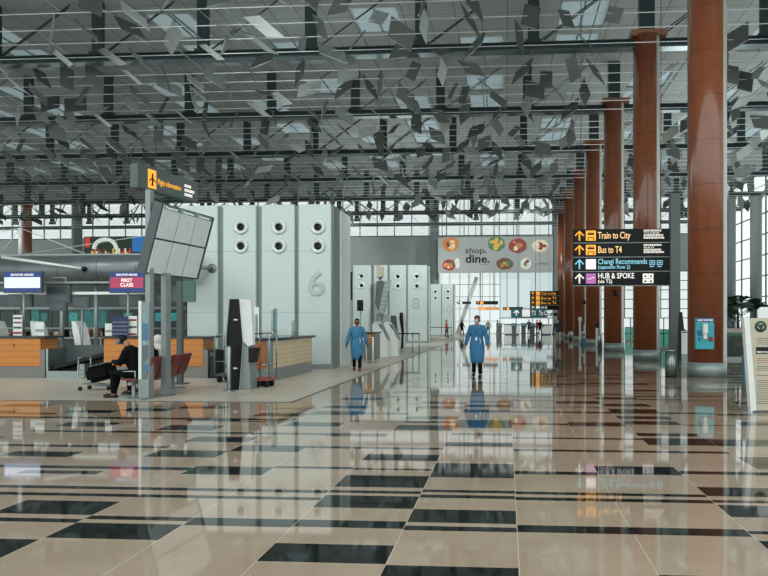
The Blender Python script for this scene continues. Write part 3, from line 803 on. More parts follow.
# colourful billboard far left
YB2 = 64
p0 = at(84, 256, YB2); p1 = at(146, 236, YB2); W, H = p1.x-p0.x, p1.z-p0.z
t = thing('billboard', 'distant colourful lit billboard above the grey tube canopy', 'billboard', (p0.x, YB2, p0.z))
m = MB(); m.box(0, W, 0, .3, 0, H, mat('billboard_dark_green', '34483c', .5)); m.build('board', t)
m = MB(); m.box(W*.1, W*.11+.1, .1, .25, -p0.z, 0, M_STEEL); m.box(W*.85, W*.85+.25, .1, .25, -p0.z, 0, M_STEEL); m.build('support', t)
q = random.Random(9)
cols_ = [em('board_red', 'c23b32', .6), em('board_yellow', 'd6c26a', .5), em('board_white', 'd4dfd6', .6), em('board_green', '5d9a67', .4), em('board_blue', '2f6fae', .6), em('board_brown', '6b4a33', .3)]
m = MB(); m.box(W*.02, W*.1, -.05, 0, H*.45, H*.95, cols_[0]); m.build('red_emblem', t)
m = MB(); m.box(W*.78, W*.98, -.05, 0, H*.2, H*.95, cols_[4]); m.build('blue_panel', t)
m = MB()
pts = [(W*(.3+.18*math.cos(a_)+.05), -.05, H*(.35+.5*math.sin(a_))) for a_ in [PI*i/10 for i in range(11)]]
m.tube(pts, .2, cols_[2], 6); m.build('white_arch', t)
m = MB()
for i in range(26):
    x = W*(.12 + .64*i/26); h2 = q.uniform(.1, .35)*H; m.box(x, x+W*.02, -.04, 0, H*.05, H*.05+h2, cols_[q.choice([0, 1, 1, 2, 3, 5])])
m.build('small_figures', t)

# ------------------------------------------------------------------ left check-in counters
YCt = FL(20, 378).y
def counter(px0, px1, label, Yf, depth=.75, right_face=False, wood=M_ORANGE):
    x0 = at(px0, 378, Yf).x; x1 = at(px1, 378, Yf).x
    t = thing('checkin_counter', label, 'counter', ((x0+x1)/2, Yf, 0)); w = x1 - x0
    m = MB(); m.box(-w/2, w/2, .03, depth, 0, .33, M_CBASE); m.build('plinth', t)
    m = MB(); m.box(-w/2+.02, w/2-.14, 0, depth-.02, .33, 1.12, wood, .01); m.build('timber_front', t)
    m = MB(); m.box(w/2-.14, w/2, 0, depth, .0, .8, M_CBASE, .01); m.build('end_cheek', t)
    m = MB(); m.box(-w/2-.03, w/2+.03, -.04, depth+.05, 1.12, 1.17, M_TOP, .01); m.build('worktop', t)
    return t
cA = counter(-30, 45, 'orange timber check-in counter at the left edge of the hall', YCt)
text('2', .14, M_BLACK, cA, (cA.location.x*0 + .17, -.006, .86), .003, name='desk_number')
cB = counter(103, 145, 'orange timber check-in counter behind the seated person in black', YCt)
cC = counter(153, 208, 'orange timber check-in counter right of the board posts, with black bin at its end', YCt + .25)
# island counter by number 6
pa = FL(271.5, 382)
xq = pa.x; y0 = pa.y; y1 = y0 + 3.6
t = thing('island_counter', 'pale timber service counter with black top in front of the number 6 wall', 'counter', (xq, y0, 0))
m = MB(); m.box(xq-1.0, xq-.06, y0+.04, y1, 0, .3, M_CHROME); m.box(xq-.1, xq-.03, y0+.04, y1, 0, .34, mat('plinth_pale_steel', '8b9494', .35, .5)); m.build('plinth', t, world=True)
m = MB(); m.box(xq-.12, xq, y0+.1, y1-.05, .34, 1.08, M_PALEWOOD, .008); m.build('pale_side_panel', t, world=True)
m = MB(); m.box(xq-1.0, xq-.14, y0, y0+.1, .34, 1.08, mat('brown_front_panel', '9a5a30', .4)); m.build('front_panel', t, world=True)
m = MB(); m.box(xq-.12, xq+.0, y0-.04, y0+.1, 0, 1.08, M_CHROME, .01); m.build('corner_post', t, world=True)
m = MB(); m.box(xq-1.05, xq+.09, y0-.05, y1+.05, 1.08, 1.15, M_TOP, .01); m.build('worktop', t, world=True)
for i, (yy, hh) in enumerate(((y0+.9, .75), (y0+1.4, .8), (y0+2.6, .45), (y0+3.1, .45))):
    m = MB(); m.box(xq-.32-.12*(i%2), xq-.30-.12*(i%2), yy, yy+.2, 1.16, 1.16+hh, M_CGLASS); m.box(xq-.34-.12*(i%2), xq-.28-.12*(i%2), yy-.02, yy, 1.15, 1.15+hh, M_CHROME); m.box(xq-.36-.12*(i%2), xq-.26-.12*(i%2), yy-.02, yy+.22, 1.15, 1.17, M_CHROME)
    m.root('sneeze_guard', ['clear screen nearest the camera on the pale timber counter', 'second clear screen on the pale timber counter', 'third clear screen on the pale timber counter, low', 'farthest low clear screen on the pale timber counter'][i], 'screen', (xq-.3, yy, 1.15), 'clear screens on the counter')

# baggage conveyor between counters
xa_, xb_ = at(46, 378, YCt).x, at(102, 378, YCt).x
t = thing('baggage_conveyor', 'steel baggage scale and black belt between two orange counters', 'conveyor', ((xa_+xb_)/2, YCt, 0))
w = xb_ - xa_
m = MB(); m.box(-w/2, w/2-.62, 0, .7, 0, .2, M_CHROME, .01); m.box(w/2-.5, w/2, 0, .7, 0, .2, M_CHROME, .01); m.build('scale_base', t)
m = MB(); m.box(w/2-.64, w/2-.48, -.04, .2, 0, .4, M_CHROME, .015); m.build('scale_post', t)
m = MB(); m.prism([(-w/2, .2), (w/2, .62), (w/2, .72), (-w/2, .3)], .1, .7, M_BLACK, 'Y'); m.build('belt', t)
m = MB(); m.box(-w/2, w/2, .72, .76, .2, .9, M_DGREY); m.box(-w/2, -w/2+.06, .0, .7, .2, .82, M_CHROME); m.build('back_panel', t)
# bins and black box
xk = at(209, 379, YCt+.25).x
m = MB(); m.box(xk, xk+.22, YCt+.27, YCt+.75, .0, .78, M_BLACKM, .02); m.box(xk+.02, xk+.2, YCt+.25, YCt+.27, .62, .72, M_DGREY)
m.root('black_bin', 'black box bin standing at the right end of the orange counter', 'bin', (xk+.1, YCt+.5, 0))

# partition and teal lit area behind the counters
YP = 23.2
x0 = at(-40, 300, YP).x; x1 = at(186, 300, YP).x
t = thing('back_partition', 'dark partition with teal lit glazing behind the left check-in counters', 'partition', ((x0+x1)/2, YP, 0)); w = x1 - x0
m = MB(); m.box(-w/2, w/2, 0, .1, 0, 1.35, M_DGREY); m.box(-w/2, w/2, 0, .1, 2.1, 2.95, M_DGREY); m.box(-w/2, w/2, -.1, .12, 2.03, 2.12, M_GREY); m.box(-w/2, w/2, -.1, .12, 1.3, 1.36, M_GREY); m.build('partition_frame', t)
q = random.Random(4); x = -w/2; i = 0
tl = [mat('teal_glow', '1a6a68', .4, emit=.2, noise=.5, scale=7), mat('teal_dark', '11302f', .4, emit=.05, noise=.5, scale=6), mat('green_glow', '2c5f4a', .4, emit=.12, noise=.5, scale=8), mat('teal_bright', '2f8f8c', .4, emit=.25, noise=.45, scale=9)]  # mottled teal tones paint in the tiny green reflections on the glazing
while x < w/2:
    ww = q.choice([.35, .5, .6, .9]); m = MB(); m.box(x, min(w/2, x+ww-.05), .02, .08, 1.36, 2.03, q.choice([tl[1], tl[1], tl[0], tl[2], tl[1]]))
    if q.random() < .8: m.box(x+.05, min(w/2, x+ww*.6), .0, .02, 1.6, 1.9, tl[3] if q.random() < .5 else tl[0])
    m.build('glazing_panel', t); x += ww
# row of small goods/documents on back shelf
sh = MB(); sy = YP - 1.2; sh.box(at(0,340,sy).x, at(150,340,sy).x, sy, sy+.4, .98, 1.03, M_GREY)
for px in (0, 48, 98, 148): sh.box(at(px,340,sy).x, at(px,340,sy).x+.06, sy+.1, sy+.3, 0, 1.0, M_GREY)
sh.root('back_shelf', 'low grey back shelf behind the check-in desks carrying boxes', 'shelf', (at(0,340,sy).x, sy, 0))
cc = [mat('box_brown', '8a5a3a', .6), mat('box_cream', 'b9a993', .6), M_BLACKM, mat('box_grey', '6f7677', .6), mat('box_pink', 'a4716b', .6)]
for i in range(18):
    x = at(6 + i*7.8, 335, sy).x; h2 = q.uniform(.14, .34); w2 = q.uniform(.08, .2)
    m = MB(); m.box(x, x+w2, sy+.05, sy+.3, 1.031, 1.031+h2, cc[i % 5], .01); m.box(x+.01, x+w2-.01, sy+.045, sy+.05, 1.06, 1.031+h2*.6, cc[(i+2) % 5])
    m.root('box', 'small %s box on the low shelf behind the check-in desks' % ['brown', 'cream', 'black', 'grey', 'pink'][i % 5], 'box', (x, sy+.2, 1.03), 'small %s boxes on the back shelf' % ['brown', 'cream', 'black', 'grey', 'pink'][i % 5])

# hanging airline screens
def screen(px0, py0, px1, py1, Y, label, style, pole=False):
    p0 = at(px0, py1, Y); p1 = at(px1, py0, Y); W, H = p1.x-p0.x, p1.z-p0.z
    t = thing('overhead_screen', label, 'screen', (p0.x, Y, p0.z))
    m = MB(); m.box(-.03, W+.03, 0, .09, -.03, H+.03, M_DGREY, .01); m.build('housing', t)
    if style == 'off':
        m = MB(); m.box(.02, W-.02, -.008, 0, .02, H-.02, mat('dark_screen', '3c4647', .25)); m.build('display', t)
    else:
        navy = em('screen_navy', '1b2f63', .7); body = em('screen_white', 'c3cde0', .6) if style == 'eco' else em('screen_maroon', '8a2f48', .8)
        m = MB(); m.box(0, W, -.008, 0, 0, H, navy); m.box(.02, W-.02, -.012, -.008, H*.2, H*.74, body); m.build('display', t)
        text('SINGAPORE AIRLINES', .09, E_WHT, t, (W/2, -.014, H*.81), .002, 'CENTER', width=W*.62)
        if style != 'eco':
            text('FIRST', .14, E_WHT, t, (W/2, -.016, H*.5), .002, 'CENTER', bold=.0015); text('CLASS', .14, E_WHT, t, (W/2, -.016, H*.27), .002, 'CENTER', bold=.0015)
    m = MB(); m.box(W*.3, W*.7, .03, .07, -1.0 if style != 'off' else -.1, -.03, M_GREY) if False else m.tube([(W*.5, .05, -.02), (W*.5, .05, (0.0 if style == 'off' else 1.15) - p0.z)], .03, M_GREY, 8)
    if style != 'off' or pole: m.build('pole', t)
    else:
        m = MB(); m.tube([(W*.2, .05, H), (W*.2, .05, H+.25), (W*.8, .05, H+.25), (W*.8, .05, H)], .025, M_GREY, 6); m.build('bracket', t)
    return t
Ysc = YCt + .45
screen(4, 272, 41, 292, Ysc, 'lit airline screen with white body on a pole at the left edge', 'eco')
screen(110, 272, 144, 292, Ysc, 'lit maroon FIRST CLASS airline screen left of the flight board posts', 'first')
# rails that carry the dark screens
zr = at(60, 291, YCt+1.0).z
m = MB(); m.box(at(-30,290,YCt+1).x, at(150,290,YCt+1).x, YCt+.97, YCt+1.03, zr+.22, zr+.28, M_GREY); 
m.root('screen_rail', 'upper grey rail carrying the dark overhead screens behind the counters', 'rail', (at(-30,290,YCt+1).x, YCt+1, zr))
m = MB(); m.box(at(-30,290,YCt+1).x, at(150,290,YCt+1).x, YCt+1.1, YCt+1.16, zr-.1, zr-.02, M_ROD)
m.root('screen_rail', 'lower pale rail behind the dark overhead screens', 'rail', (at(-30,290,YCt+1).x, YCt+1.13, zr-.1))
for (a_, b_, c_, d_, lab) in ((47, 286, 69, 302, 'larger dark unlit overhead screen between the two lit airline screens'), (9, 295, 31, 306, 'dark unlit screen hanging just under the white airline screen'),
                             (74, 298, 88, 307, 'small black unlit screen right of the larger dark one'), (120, 295, 141, 305, 'dark unlit screen under the maroon first class screen'), (50, 303, 65, 310, 'narrow black screen under the larger dark one'),
                             (158, 287, 178, 301, 'grey unlit screen behind the flight board posts')):
    screen(a_, b_, c_, d_, YCt + .9 + .002*a_, lab, 'off', a_ in (74, 158, 9))

# white desk chairs behind counters
def office_chair():
    t = thing('desk_chair', 'x', 'chair')
    m = MB(); prof = [(-.18, .55), (-.12, .5), (.05, .5), (.12, .62), (.06, 1.35), (.0, 1.62), (-.06, 1.62), (-.02, 1.3), (-.02, .72)]
    m.prism([(a_, z_) for a_, z_ in [(-.06, .5), (.12, .5), (.10, .8), (-.04, 1.4), (-.14, 1.58), (-.24, 1.6), (-.22, 1.35)]], -.22, .22, M_WHITE, 'X' if False else 'Y'); m.build('backrest', t)
    m = MB(); m.box(-.1, .38, -.23, .23, .48, .58, M_WHITE, .03); m.build('seat', t)
    m = MB(); m.tube([(.14, 0, .05), (.14, 0, .48)], .03, M_GREY, 8)
    for k in range(5):
        a_ = 2*PI*k/5; m.tube([(.14, 0, .08), (.14 + .28*math.cos(a_), .28*math.sin(a_), .05)], .02, M_GREY, 6)
    m.build('pedestal', t)
    for k in range(5):
        a_ = 2*PI*k/5; m = MB(); m.ball((.14 + .28*math.cos(a_), .28*math.sin(a_), .035), .035, M_BLACK); m.build('castor', t)
    return t
ch = office_chair()
for i, (px, lab) in enumerate(((3, 'white high-backed desk chair behind the leftmost counter'), (43, 'white high-backed desk chair at the right end of the leftmost counter'), (84, 'white high-backed desk chair right above the black conveyor belt'))):
    o = ch if i == 0 else copy_tree(ch)
    yy = YCt + 1.35; q_ = at(px, 350, yy); o.location = (q_.x, yy, .0); o['label'] = lab; o['group'] = 'white desk chairs behind the counters'
    o.rotation_euler = (0, 0, 0)
# small signs/papers on counters
def standee(px0, py0, px1, py1, Y, label, body, bars=None, nm='counter_sign', cat='sign'):
    p0 = at(px0, py1, Y); p1 = at(px1, py0, Y)
    t = thing(nm, label, cat, (p0.x, Y, p0.z)); W, H = p1.x-p0.x, p1.z-p0.z
    m = MB(); m.box(0, W, 0, .015, 0, H, body); m.box(0, W, 0, .1, 0, .012, M_GREY); m.build('board', t)
    if bars:
        for i, (z0, z1, c_) in enumerate(bars):
            m = MB(); m.box(.012, W-.012, -.004, 0, H*z0, H*z1, c_); m.build('print', t)
    return t
zct = 1.171
def on_counter(px0, px1, ytop, label, body, bars, Y=None, nm='counter_sign'):
    Y = Y or YCt + .3; yb = 321 + (CAMZ - zct) * FPX / (Y / (_c + _s*((px0-465)/FPX)))
    return standee(px0, ytop, px1, yb, Y, label, body, bars, nm)
ppr = mat('paper_white', 'd2d6d3', .6)
on_counter(35, 44, 322, 'white notice stand on the right end of the leftmost counter', ppr, [(.3, .5, M_GREY)])
on_counter(105, 113, 323.5, 'white notice stand on the counter behind the seated person in black', ppr, [(.3, .5, M_GREY)])
on_counter(13, 22, 315, 'red and white printed card behind a clear stand at the left counter', ppr, [(.1, .2, fr_), (.35, .45, M_DGREY), (.6, .68, fr_), (.8, .9, M_DGREY)])
on_counter(112, 128, 316.5, 'stack of navy pamphlets in a rack on the counter', mat('navy_rack', '17274f', .5), [(.1, .13, M_GREY), (.3, .33, M_GREY), (.5, .53, M_GREY), (.7, .73, M_GREY)], YCt+.2, 'pamphlet_rack')
on_counter(128.5, 137, 316, 'white card with red stripe beside the navy pamphlets', ppr, [(.05, .15, fr_), (.4, .5, M_DGREY), (.75, .85, fr_)])

# ------------------------------------------------------------------ flight information board
PA = FL(149, 401.5)
P1 = at(164, 202, 13.3); P2 = at(213, 217, 0)
# board direction: the screens run away from the camera
Yn, Yf_ = 12.9, 14.75
A = at(154, 240, Yn); B = at(205, 247, Yf_)
ang = math.atan2(B.y - A.y, B.x - A.x); Lb = math.hypot(B.x - A.x, B.y - A.y)
t = thing('flight_information_board', 'large tilted six-screen flight information board on two grey posts', 'information board', (A.x, A.y, 0), ang)
ztop = at(164, 203, Yn).z; zbot = at(144, 274, Yn).z; Hb = (ztop - zbot) / math.cos(R(15)); zmid = (ztop + zbot) / 2
brd = MB(); brd.T = Matrix.Translation((0, 0, zmid)) @ Matrix.Rotation(R(16), 4, 'X')
brd.box(0, Lb, .0, .22, -Hb/2, Hb/2, M_DGREY, .01)
bo = brd.build('board_housing', t)
scr = lined('board_screen_pale', 'd3dcda', 'bcc8c6', [('Z', .052, .008, 0)], .18, .0)
for r_ in range(2):
    for c_ in range(3):
        m = MB(); m.T = brd.T
        x0 = .04 + c_ * (Lb-.06)/3; x1 = x0 + (Lb-.06)/3 - .035; z1 = Hb/2 - .02 - r_*(Hb/2 - .01); z0 = z1 - Hb/2 + .05
        m.box(x0, x1, -.02, 0, z0, z1, scr)
        if r_ == 0:
            m.box(x0, x1, -.024, -.02, z1-.09, z1, mat('board_header_teal', '6d8a86', .3)); 
        o = m.build('display_screen', t)
        if r_ == 0:
            tx = text('Departures', .07, E_WHT, o, (0, 0, 0), .001, width=(x1-x0)*.7)
            tx.matrix_local = brd.T @ Matrix.Translation((x0+.04, -.026, z1-.07)) @ Matrix.Rotation(PI/2, 4, 'X')
m = MB(); m.T = brd.T; m.box(Lb, Lb+.03, -.02, .1, -Hb/2, Hb/2, M_CHROME); m.build('end_trim', t)
# posts
m = MB()
ptop = at(150, 190, Yn+.2).z
m.box(.10, .22, .15, .28, 0, ptop, M_GREY, .01); m.box(-.25, .55, .1, .55, 0, .03, M_CHROME, .005); m.build('post', t)
m = MB(); q_ = FL(166, 395.5); lq = Matrix.Rotation(-ang, 4, 'Z') @ (q_ - Vector((A.x, A.y, 0)))
m.box(lq.x-.08, lq.x+.08, lq.y-.07, lq.y+.07, 0, zbot+.06, M_GREY, .01); m.box(lq.x-.16, lq.x+.16, lq.y-.13, lq.y+.13, 0, .02, M_CHROME); m.build('post', t)
# top sign
A2 = at(138, 175, 12.9); B2 = at(198, 194, 14.75)
ang2 = math.atan2(B2.y-A2.y, B2.x-A2.x); L2 = math.hypot(B2.x-A2.x, B2.y-A2.y)
zt_, zb_ = at(138, 163, 12.9).z, at(138, 187, 12.9).z
st = bpy.data.objects.new('header_sign', MB().box(0, L2, 0, .2, 0, zt_-zb_, M_SIGNGREY, .008).mesh('header_sign')); col.objects.link(st)
st.parent = t; st.matrix_local = t.matrix_basis.inverted() @ Matrix.Translation((A2.x, A2.y, zb_)) @ Matrix.Rotation(ang2, 4, 'Z')
st['label'] = 'slate sign with amber plane symbol and Flight information lettering'
Hs = zt_ - zb_
m = MB(); m.box(.28, .52, -.006, 0, .05, Hs-.05, E_YEL); m.tube([(.40, -.01, .12), (.40, -.01, .36)], .018, M_SIGN, 5); m.tube([(.31, -.01, .2), (.40, -.01, .27), (.49, -.01, .2)], .014, M_SIGN, 5); m.tube([(.36, -.01, .12), (.44, -.01, .12)], .01, M_SIGN, 5); m.build('plane_symbol', st)
text('Flight information', .17, E_YEL, st, (.56, -.006, .17), .002, width=.72)
for i in range(3):
    m = MB(); q = random.Random(i)
    x = 1.42
    while x < 1.42 + [.22, .33, .25][i]:
        w2 = q.uniform(.02, .035); m.box(x, x+w2, -.006, 0, .33-.1*i, .345-.1*i, E_WHT); m.box(x, x+w2*.4, -.006, 0, .29-.1*i, .345-.1*i, E_WHT); m.box(x, x+w2, -.006, 0, .29-.1*i, .30-.1*i, E_WHT); x += w2+.01
    m.build('small_script', st)
# little wall lamp stub at (211,268)
Yw = Y6; q_ = at(212, 268.5, Yw)
m = MB(); m.lathe([(.0, -.02), (.16, -.02), (.16, 0)], (q_.x, Yw, q_.z), M_PANELD, 20, 'Y', cap=False); m.tube([(q_.x, Yw-.02, q_.z), (q_.x-.12, Yw-.5, q_.z)], .07, M_GREY, 10)
m.root('wall_nozzle', 'grey pipe stub sticking out of the number 6 wall beside the flight board', 'pipe', (q_.x, Yw, q_.z))
# glass totem beside first post
q_ = FL(141, 398); q_.y += .0
m_t = thing('glass_totem', 'slim glass notice totem with blue panels left of the flight board post', 'totem', (q_.x+.05, q_.y-.05, 0), R(15))
zt_ = at(141, 301, q_.y).z
m = MB(); m.box(-.06, .0, -.04, .04, 0, zt_, M_WHITE, .006); m.box(.13, .15, -.03, .03, 0, zt_, M_GREY, .004); m.box(-.06, .15, -.05, .05, 0, .4, M_GREY, .006); m.build('frame', m_t)
m = MB(); m.box(0, .13, -.01, .01, .4, zt_-.02, M_CGLASS); m.build('glass_pane', m_t)
m = MB()
for i, (z0, z1) in enumerate(((.55, .7), (.8, 1.1), (1.2, 1.55))): m.box(.015, .12, -.02, -.011, z0, z1, [mat('totem_blue', '3f6f8f', .4), mat('totem_slate', '55626e', .4), mat('totem_blue', '3f6f8f')][i])
m.build('notice', m_t)
# green panel on grey pole
Yg = 16.0; a_ = at(181, 300, Yg)
t = thing('green_panel_sign', 'plain dark green panel on a grey pole behind the flight board', 'sign', (a_.x, Yg, 0))
zg = at(183, 281, Yg).z; zg2 = at(183, 302, Yg).z; xw = at(195.5, 300, Yg).x - a_.x
m = MB(); m.box(-.1, .05, -.05, .05, 0, zg, M_DGREY, .01); m.box(-.2, .15, -.15, .15, 0, .03, M_DGREY); m.build('pole', t)
m = MB(); m.box(.03, xw, -.03, .03, zg2, zg, mat('green_panel', '3f625a', .4), .005); m.build('panel', t)

# ------------------------------------------------------------------ airport seats
SP = .56
def seat_row(n=4):
    t = thing('beam_seating', 'row of dark red airport seats on a steel beam behind the flight board', 'seats')
    m = MB(); m.box(-.04, .04, -.15, SP*n, .28, .35, M_GREY, .01); m.build('beam', t)
    for y in (.05, SP*n-.2):
        m = MB(); m.box(-.03, .03, y-.03, y+.03, .03, .3, M_GREY); m.box(-.3, .3, y-.04, y+.04, 0, .04, M_GREY, .01); m.build('leg', t)
    for i in range(n):
        y = SP*i
        s_ = MB(); s_.prism([(-.27, .41), (-.25, .37), (.22, .35), (.24, .40)], y+.04, y+.50, M_RED, 'Y'); s_.build('seat', t)
        s_ = MB(); s_.prism([(.19, .39), (.25, .38), (.40, .83), (.36, .85)], y+.04, y+.50, M_RED, 'Y'); s_.build('backrest', t)
        s_ = MB(); s_.tube([(.05, y, .34), (.05, y, .56), (-.2, y, .56)], .018, M_CHROME, 6); s_.build('armrest', t)
    return t
q0 = FL(128, 398.5); sr = seat_row(4)
sr.location = (q0.x + .1, q0.y, 0)
q1 = FL(178, 386); sr.rotation_euler = (0, 0, math.atan2(q1.y-q0.y, q1.x-q0.x) - PI/2)

# ------------------------------------------------------------------ people
def skin_mesh(joints, edges, m, root=0, sub=2):
    me = bpy.data.meshes.new('sk'); me.from_pydata([j[0] for j in joints], edges, [])
    ob = bpy.data.objects.new('sk', me); col.objects.link(ob)
    ob.modifiers.new('s', 'SKIN')
    if not me.skin_vertices:
        pass
    sv = me.skin_vertices[0].data
    for i, j in enumerate(joints):
        r = j[1]; sv[i].radius = (r, r) if not isinstance(r, tuple) else r
    sv[root].use_root = True
    sb = ob.modifiers.new('b', 'SUBSURF'); sb.levels = sub; sb.render_levels = sub
    dg = bpy.context.evaluated_depsgraph_get(); dg.update()
    out = bpy.data.meshes.new_from_object(ob.evaluated_get(dg)); bpy.data.objects.remove(ob)
    out.materials.clear(); out.materials.append(m)
    vs = [v.co.copy() for v in out.vertices]; fs = [list(p.vertices) for p in out.polygons]
    bpy.data.meshes.remove(out)
    return vs, fs
def lerp(a, b, t): return tuple(a[i] + (b[i]-a[i])*t for i in range(3))
def hand(mb, wrist, elbow, m, side):
    """palm plus five bent fingers hanging from the wrist along the forearm"""
    w = Vector(wrist); d = (w - Vector(elbow)).normalized()
    s_ = Vector((0, 1, 0)); s_ = (s_ - d*s_.dot(d)).normalized(); n_ = d.cross(s_)
    if n_.x * side > 0: n_ = -n_                        # palm looks inward
    mb.tube([w - d*.02, w + d*.03, w + d*.085], [.024, .032, .034], m, 8)
    for i, (o, L) in enumerate(((-.03, .075), (-.01, .085), (.01, .08), (.03, .06))):
        a_ = w + d*.075 + s_*o; c_ = a_ + d*L*.5 + n_*.008; e_ = c_ + d*L*.4 + n_*.028
        mb.tube([a_, c_, e_], [.0105, .0095, .0075], m, 6)
    a_ = w + d*.025 - s_*.028; mb.tube([a_, a_ + d*.03 - s_*.022 + n_*.012, a_ + d*.062 - s_*.022 + n_*.028], [.012, .011, .008], m, 6)

def human(label, loc, rz, H=1.72, top=None, bottom=None, skin=M_SKIN, hair=M_HAIR, shoe=None, gown=None, mask=None, stride=.12, arms=(.1, -.05), pose='stand', turn=0.0,
          hood=None, bun=False, lean=.0, glove=None, group=None, top_label=None, sub=2):
    top = top or M_CLOTHK; bottom = bottom or M_CLOTHK; shoe = shoe or M_BLACK
    t = thing('person', label, 'person', loc, rz, group)
    k = H / 1.72
    # faces -Y. joints
    if pose == 'stand':
        pz = .93; hip = {s: (s*.085, 0, .90) for s in (-1, 1)}
        knee = {1: (.095, -stride*.75-.01, .49), -1: (-.095, stride*.35, .49)}
        ank = {1: (.10, -stride, .085), -1: (-.10, stride*1.1, .085 + (.03 if stride > .05 else 0))}
        base = (0, 0, .95)
    else:
        pz = .50; hip = {s: (s*.10, .02, .50) for s in (-1, 1)}
        knee = {1: (.12, -.46, .52), -1: (-.12, -.44, .50)}
        ank = {1: (.13, -.42, .085), -1: (-.12, -.56, .085)}
        base = (0, .02, .52)
    def up(z, f=0): return (0, base[1] - lean*z - f, base[2] + z)
    waist, chest, shou, neck, hd0 = up(.16), up(.33), up(.46), up(.53), up(.60)
    hdc = up(.68, .012 + lean*.15); hdt = up(.775, -.005 + lean*.15)
    J = [(base, (.145, .10)), (waist, (.125, .09)), (chest, (.15, .10)), (shou, (.12, .08)), (neck, .052), (hd0, (.062, .07)), (hdc, (.074, .09)), (hdt, (.058, .068))]
    E = [(i, i+1) for i in range(7)]
    sh, el, wr = {}, {}, {}
    for s in (-1, 1):
        sw = arms[0 if s == 1 else 1]
        sh[s] = (s*.175, shou[1], shou[2] - .01)
        if pose == 'stand':
            el[s] = (s*.275, shou[1] - sw*.35 + .03, shou[2] - .28); wr[s] = (s*.325, shou[1] - sw - .05, shou[2] - .51)
        else:
            el[s] = (s*.22, shou[1] - .10, shou[2] - .26); wr[s] = (s*.07, shou[1] - .30, shou[2] - .22)
        n0 = len(J); J += [(sh[s], .056), (el[s], .041), (wr[s], .026)]; E += [(3, n0), (n0, n0+1), (n0+1, n0+2)]
        n0 = len(J); J += [(hip[s], .085), (lerp(hip[s], knee[s], .5), .072), (knee[s], .052), (lerp(knee[s], ank[s], .35), .05), (ank[s], .034), ((ank[s][0], ank[s][1]-.10, .045), .035), ((ank[s][0], ank[s][1]-.17, .035), .028)]
        E += [(0, n0)] + [(n0+i, n0+i+1) for i in range(6)]
    vs, fs = skin_mesh(J, E, skin, 0, sub)
    mb = MB(); mb.add(vs, fs, skin, True)
    # face: nose, ears, chin
    Mh = Matrix.Translation(hdc) @ Matrix.Rotation(turn, 4, 'Z')
    def hp(x, y, z): return Mh @ Vector((x, y, z))
    mb.tube([hp(0, -.086, .025), hp(0, -.108, -.012), hp(0, -.09, -.022)], [.007, .014, .008], skin, 6)
    for s in (-1, 1): mb.ball(hp(s*.078, .005, .0), .026, skin, (.35, .7, 1), 8, 6)
    mb.ball(hp(0, -.07, -.07), .03, skin, (1, .8, .7), 8, 6)
    for s in (-1, 1): hand(mb, wr[s], el[s], glove or skin, s)
    mb.mats = mb.mats
    body = mb.build('body', t)
    # eyes / mouth
    m = MB()
    for s in (-1, 1): m.ball(hp(s*.03, -.083, .02), .009, M_BLACK, (1.3, .6, .7), 8, 6)
    m.build('eyes', t)
    m = MB(); m.ball(hp(0, -.09, -.045), .018, fr_, (1.2, .4, .35), 8, 6); m.build('mouth', t)
    # hair
    m = MB()
    if hood:
        m.ball(hp(0, .01, .03), .115, hood, (.95, 1.05, 1.15)); m.rings([(hdc[0], hdc[1]+.02, hdc[2]-.05, .09, .10), (0, neck[1]+.02, neck[2]-.02, .12, .11), (0, shou[1], shou[2]-.02, .2, .14), (0, chest[1], chest[2]+.0, .21, .15)], hood, 18)
        m.build('headscarf', t)
    else:
        n = 16; vs_ = []; rg = [(.0, .118), (.045, .105), (.075, .075), (.086, .03), (.088, -.02), (.074, -.075)]
        for i, (r_, z_) in enumerate(rg):
            for q_ in range(n):
                a_ = 2*PI*q_/n; fy_ = math.sin(a_)
                zz = z_ if fy_ > -.3 else max(z_, .055)          # open at the face
                vs_.append(hp(r_*1.0*math.cos(a_), r_*1.15*math.sin(a_) + .012, zz))
        m.add(vs_, [(i*n+q_, i*n+(q_+1) % n, (i+1)*n+(q_+1) % n, (i+1)*n+q_) for i in range(len(rg)-1) for q_ in range(n)], hair, True)
        if bun: m.ball(hp(0.03, .11, -.02), .05, hair, (.8, .9, 1.3))
        m.build('hair', t)
    if mask:
        m = MB(); m.ball(hp(0, -.055, -.045), .062, mask, (1.0, .85, .78)); 
        for s in (-1, 1): m.tube([hp(s*.055, -.06, -.03), hp(s*.082, .0, .0)], .004, mask, 4)
        m.build('face_mask', t)
    # clothes
    def sleeve(mb, mt, thick, upto=1.0):
        for s in (-1, 1):
            e2 = lerp(el[s], wr[s], upto)
            mb.tube([lerp(shou, sh[s], .45), sh[s], lerp(sh[s], el[s], .5), el[s], lerp(el[s], e2, .5), e2], [thick*1.2, thick*1.2, thick*1.08, thick, thick*.95, thick*.68], mt, 12)
    if gown:
        m = MB(); cy = base[1]
        rg = [(0, neck[1], neck[2]+.01, .065, .062), (0, shou[1], shou[2]+.035, .10, .08), (0, shou[1], shou[2]-.0, .165, .105), (0, shou[1], shou[2]-.06, .195, .12), (0, chest[1], chest[2], .195, .135), (0, waist[1], waist[2]+.05, .185, .13), (0, waist[1], waist[2], .172, .122),
              (0, cy, .98, .20, .15), (0, cy, .85, .22, .17), (.01, cy-.01, .70, .215, .18), (.01, cy-.02, .56, .20, .185), (.01, cy-.02, .46, .185, .18), (.01, cy-.02, .40, .18, .175)]
        m.rings(rg, gown, 28, .07, 6, 1.0); sleeve(m, gown, .066); m.build('gown', t)
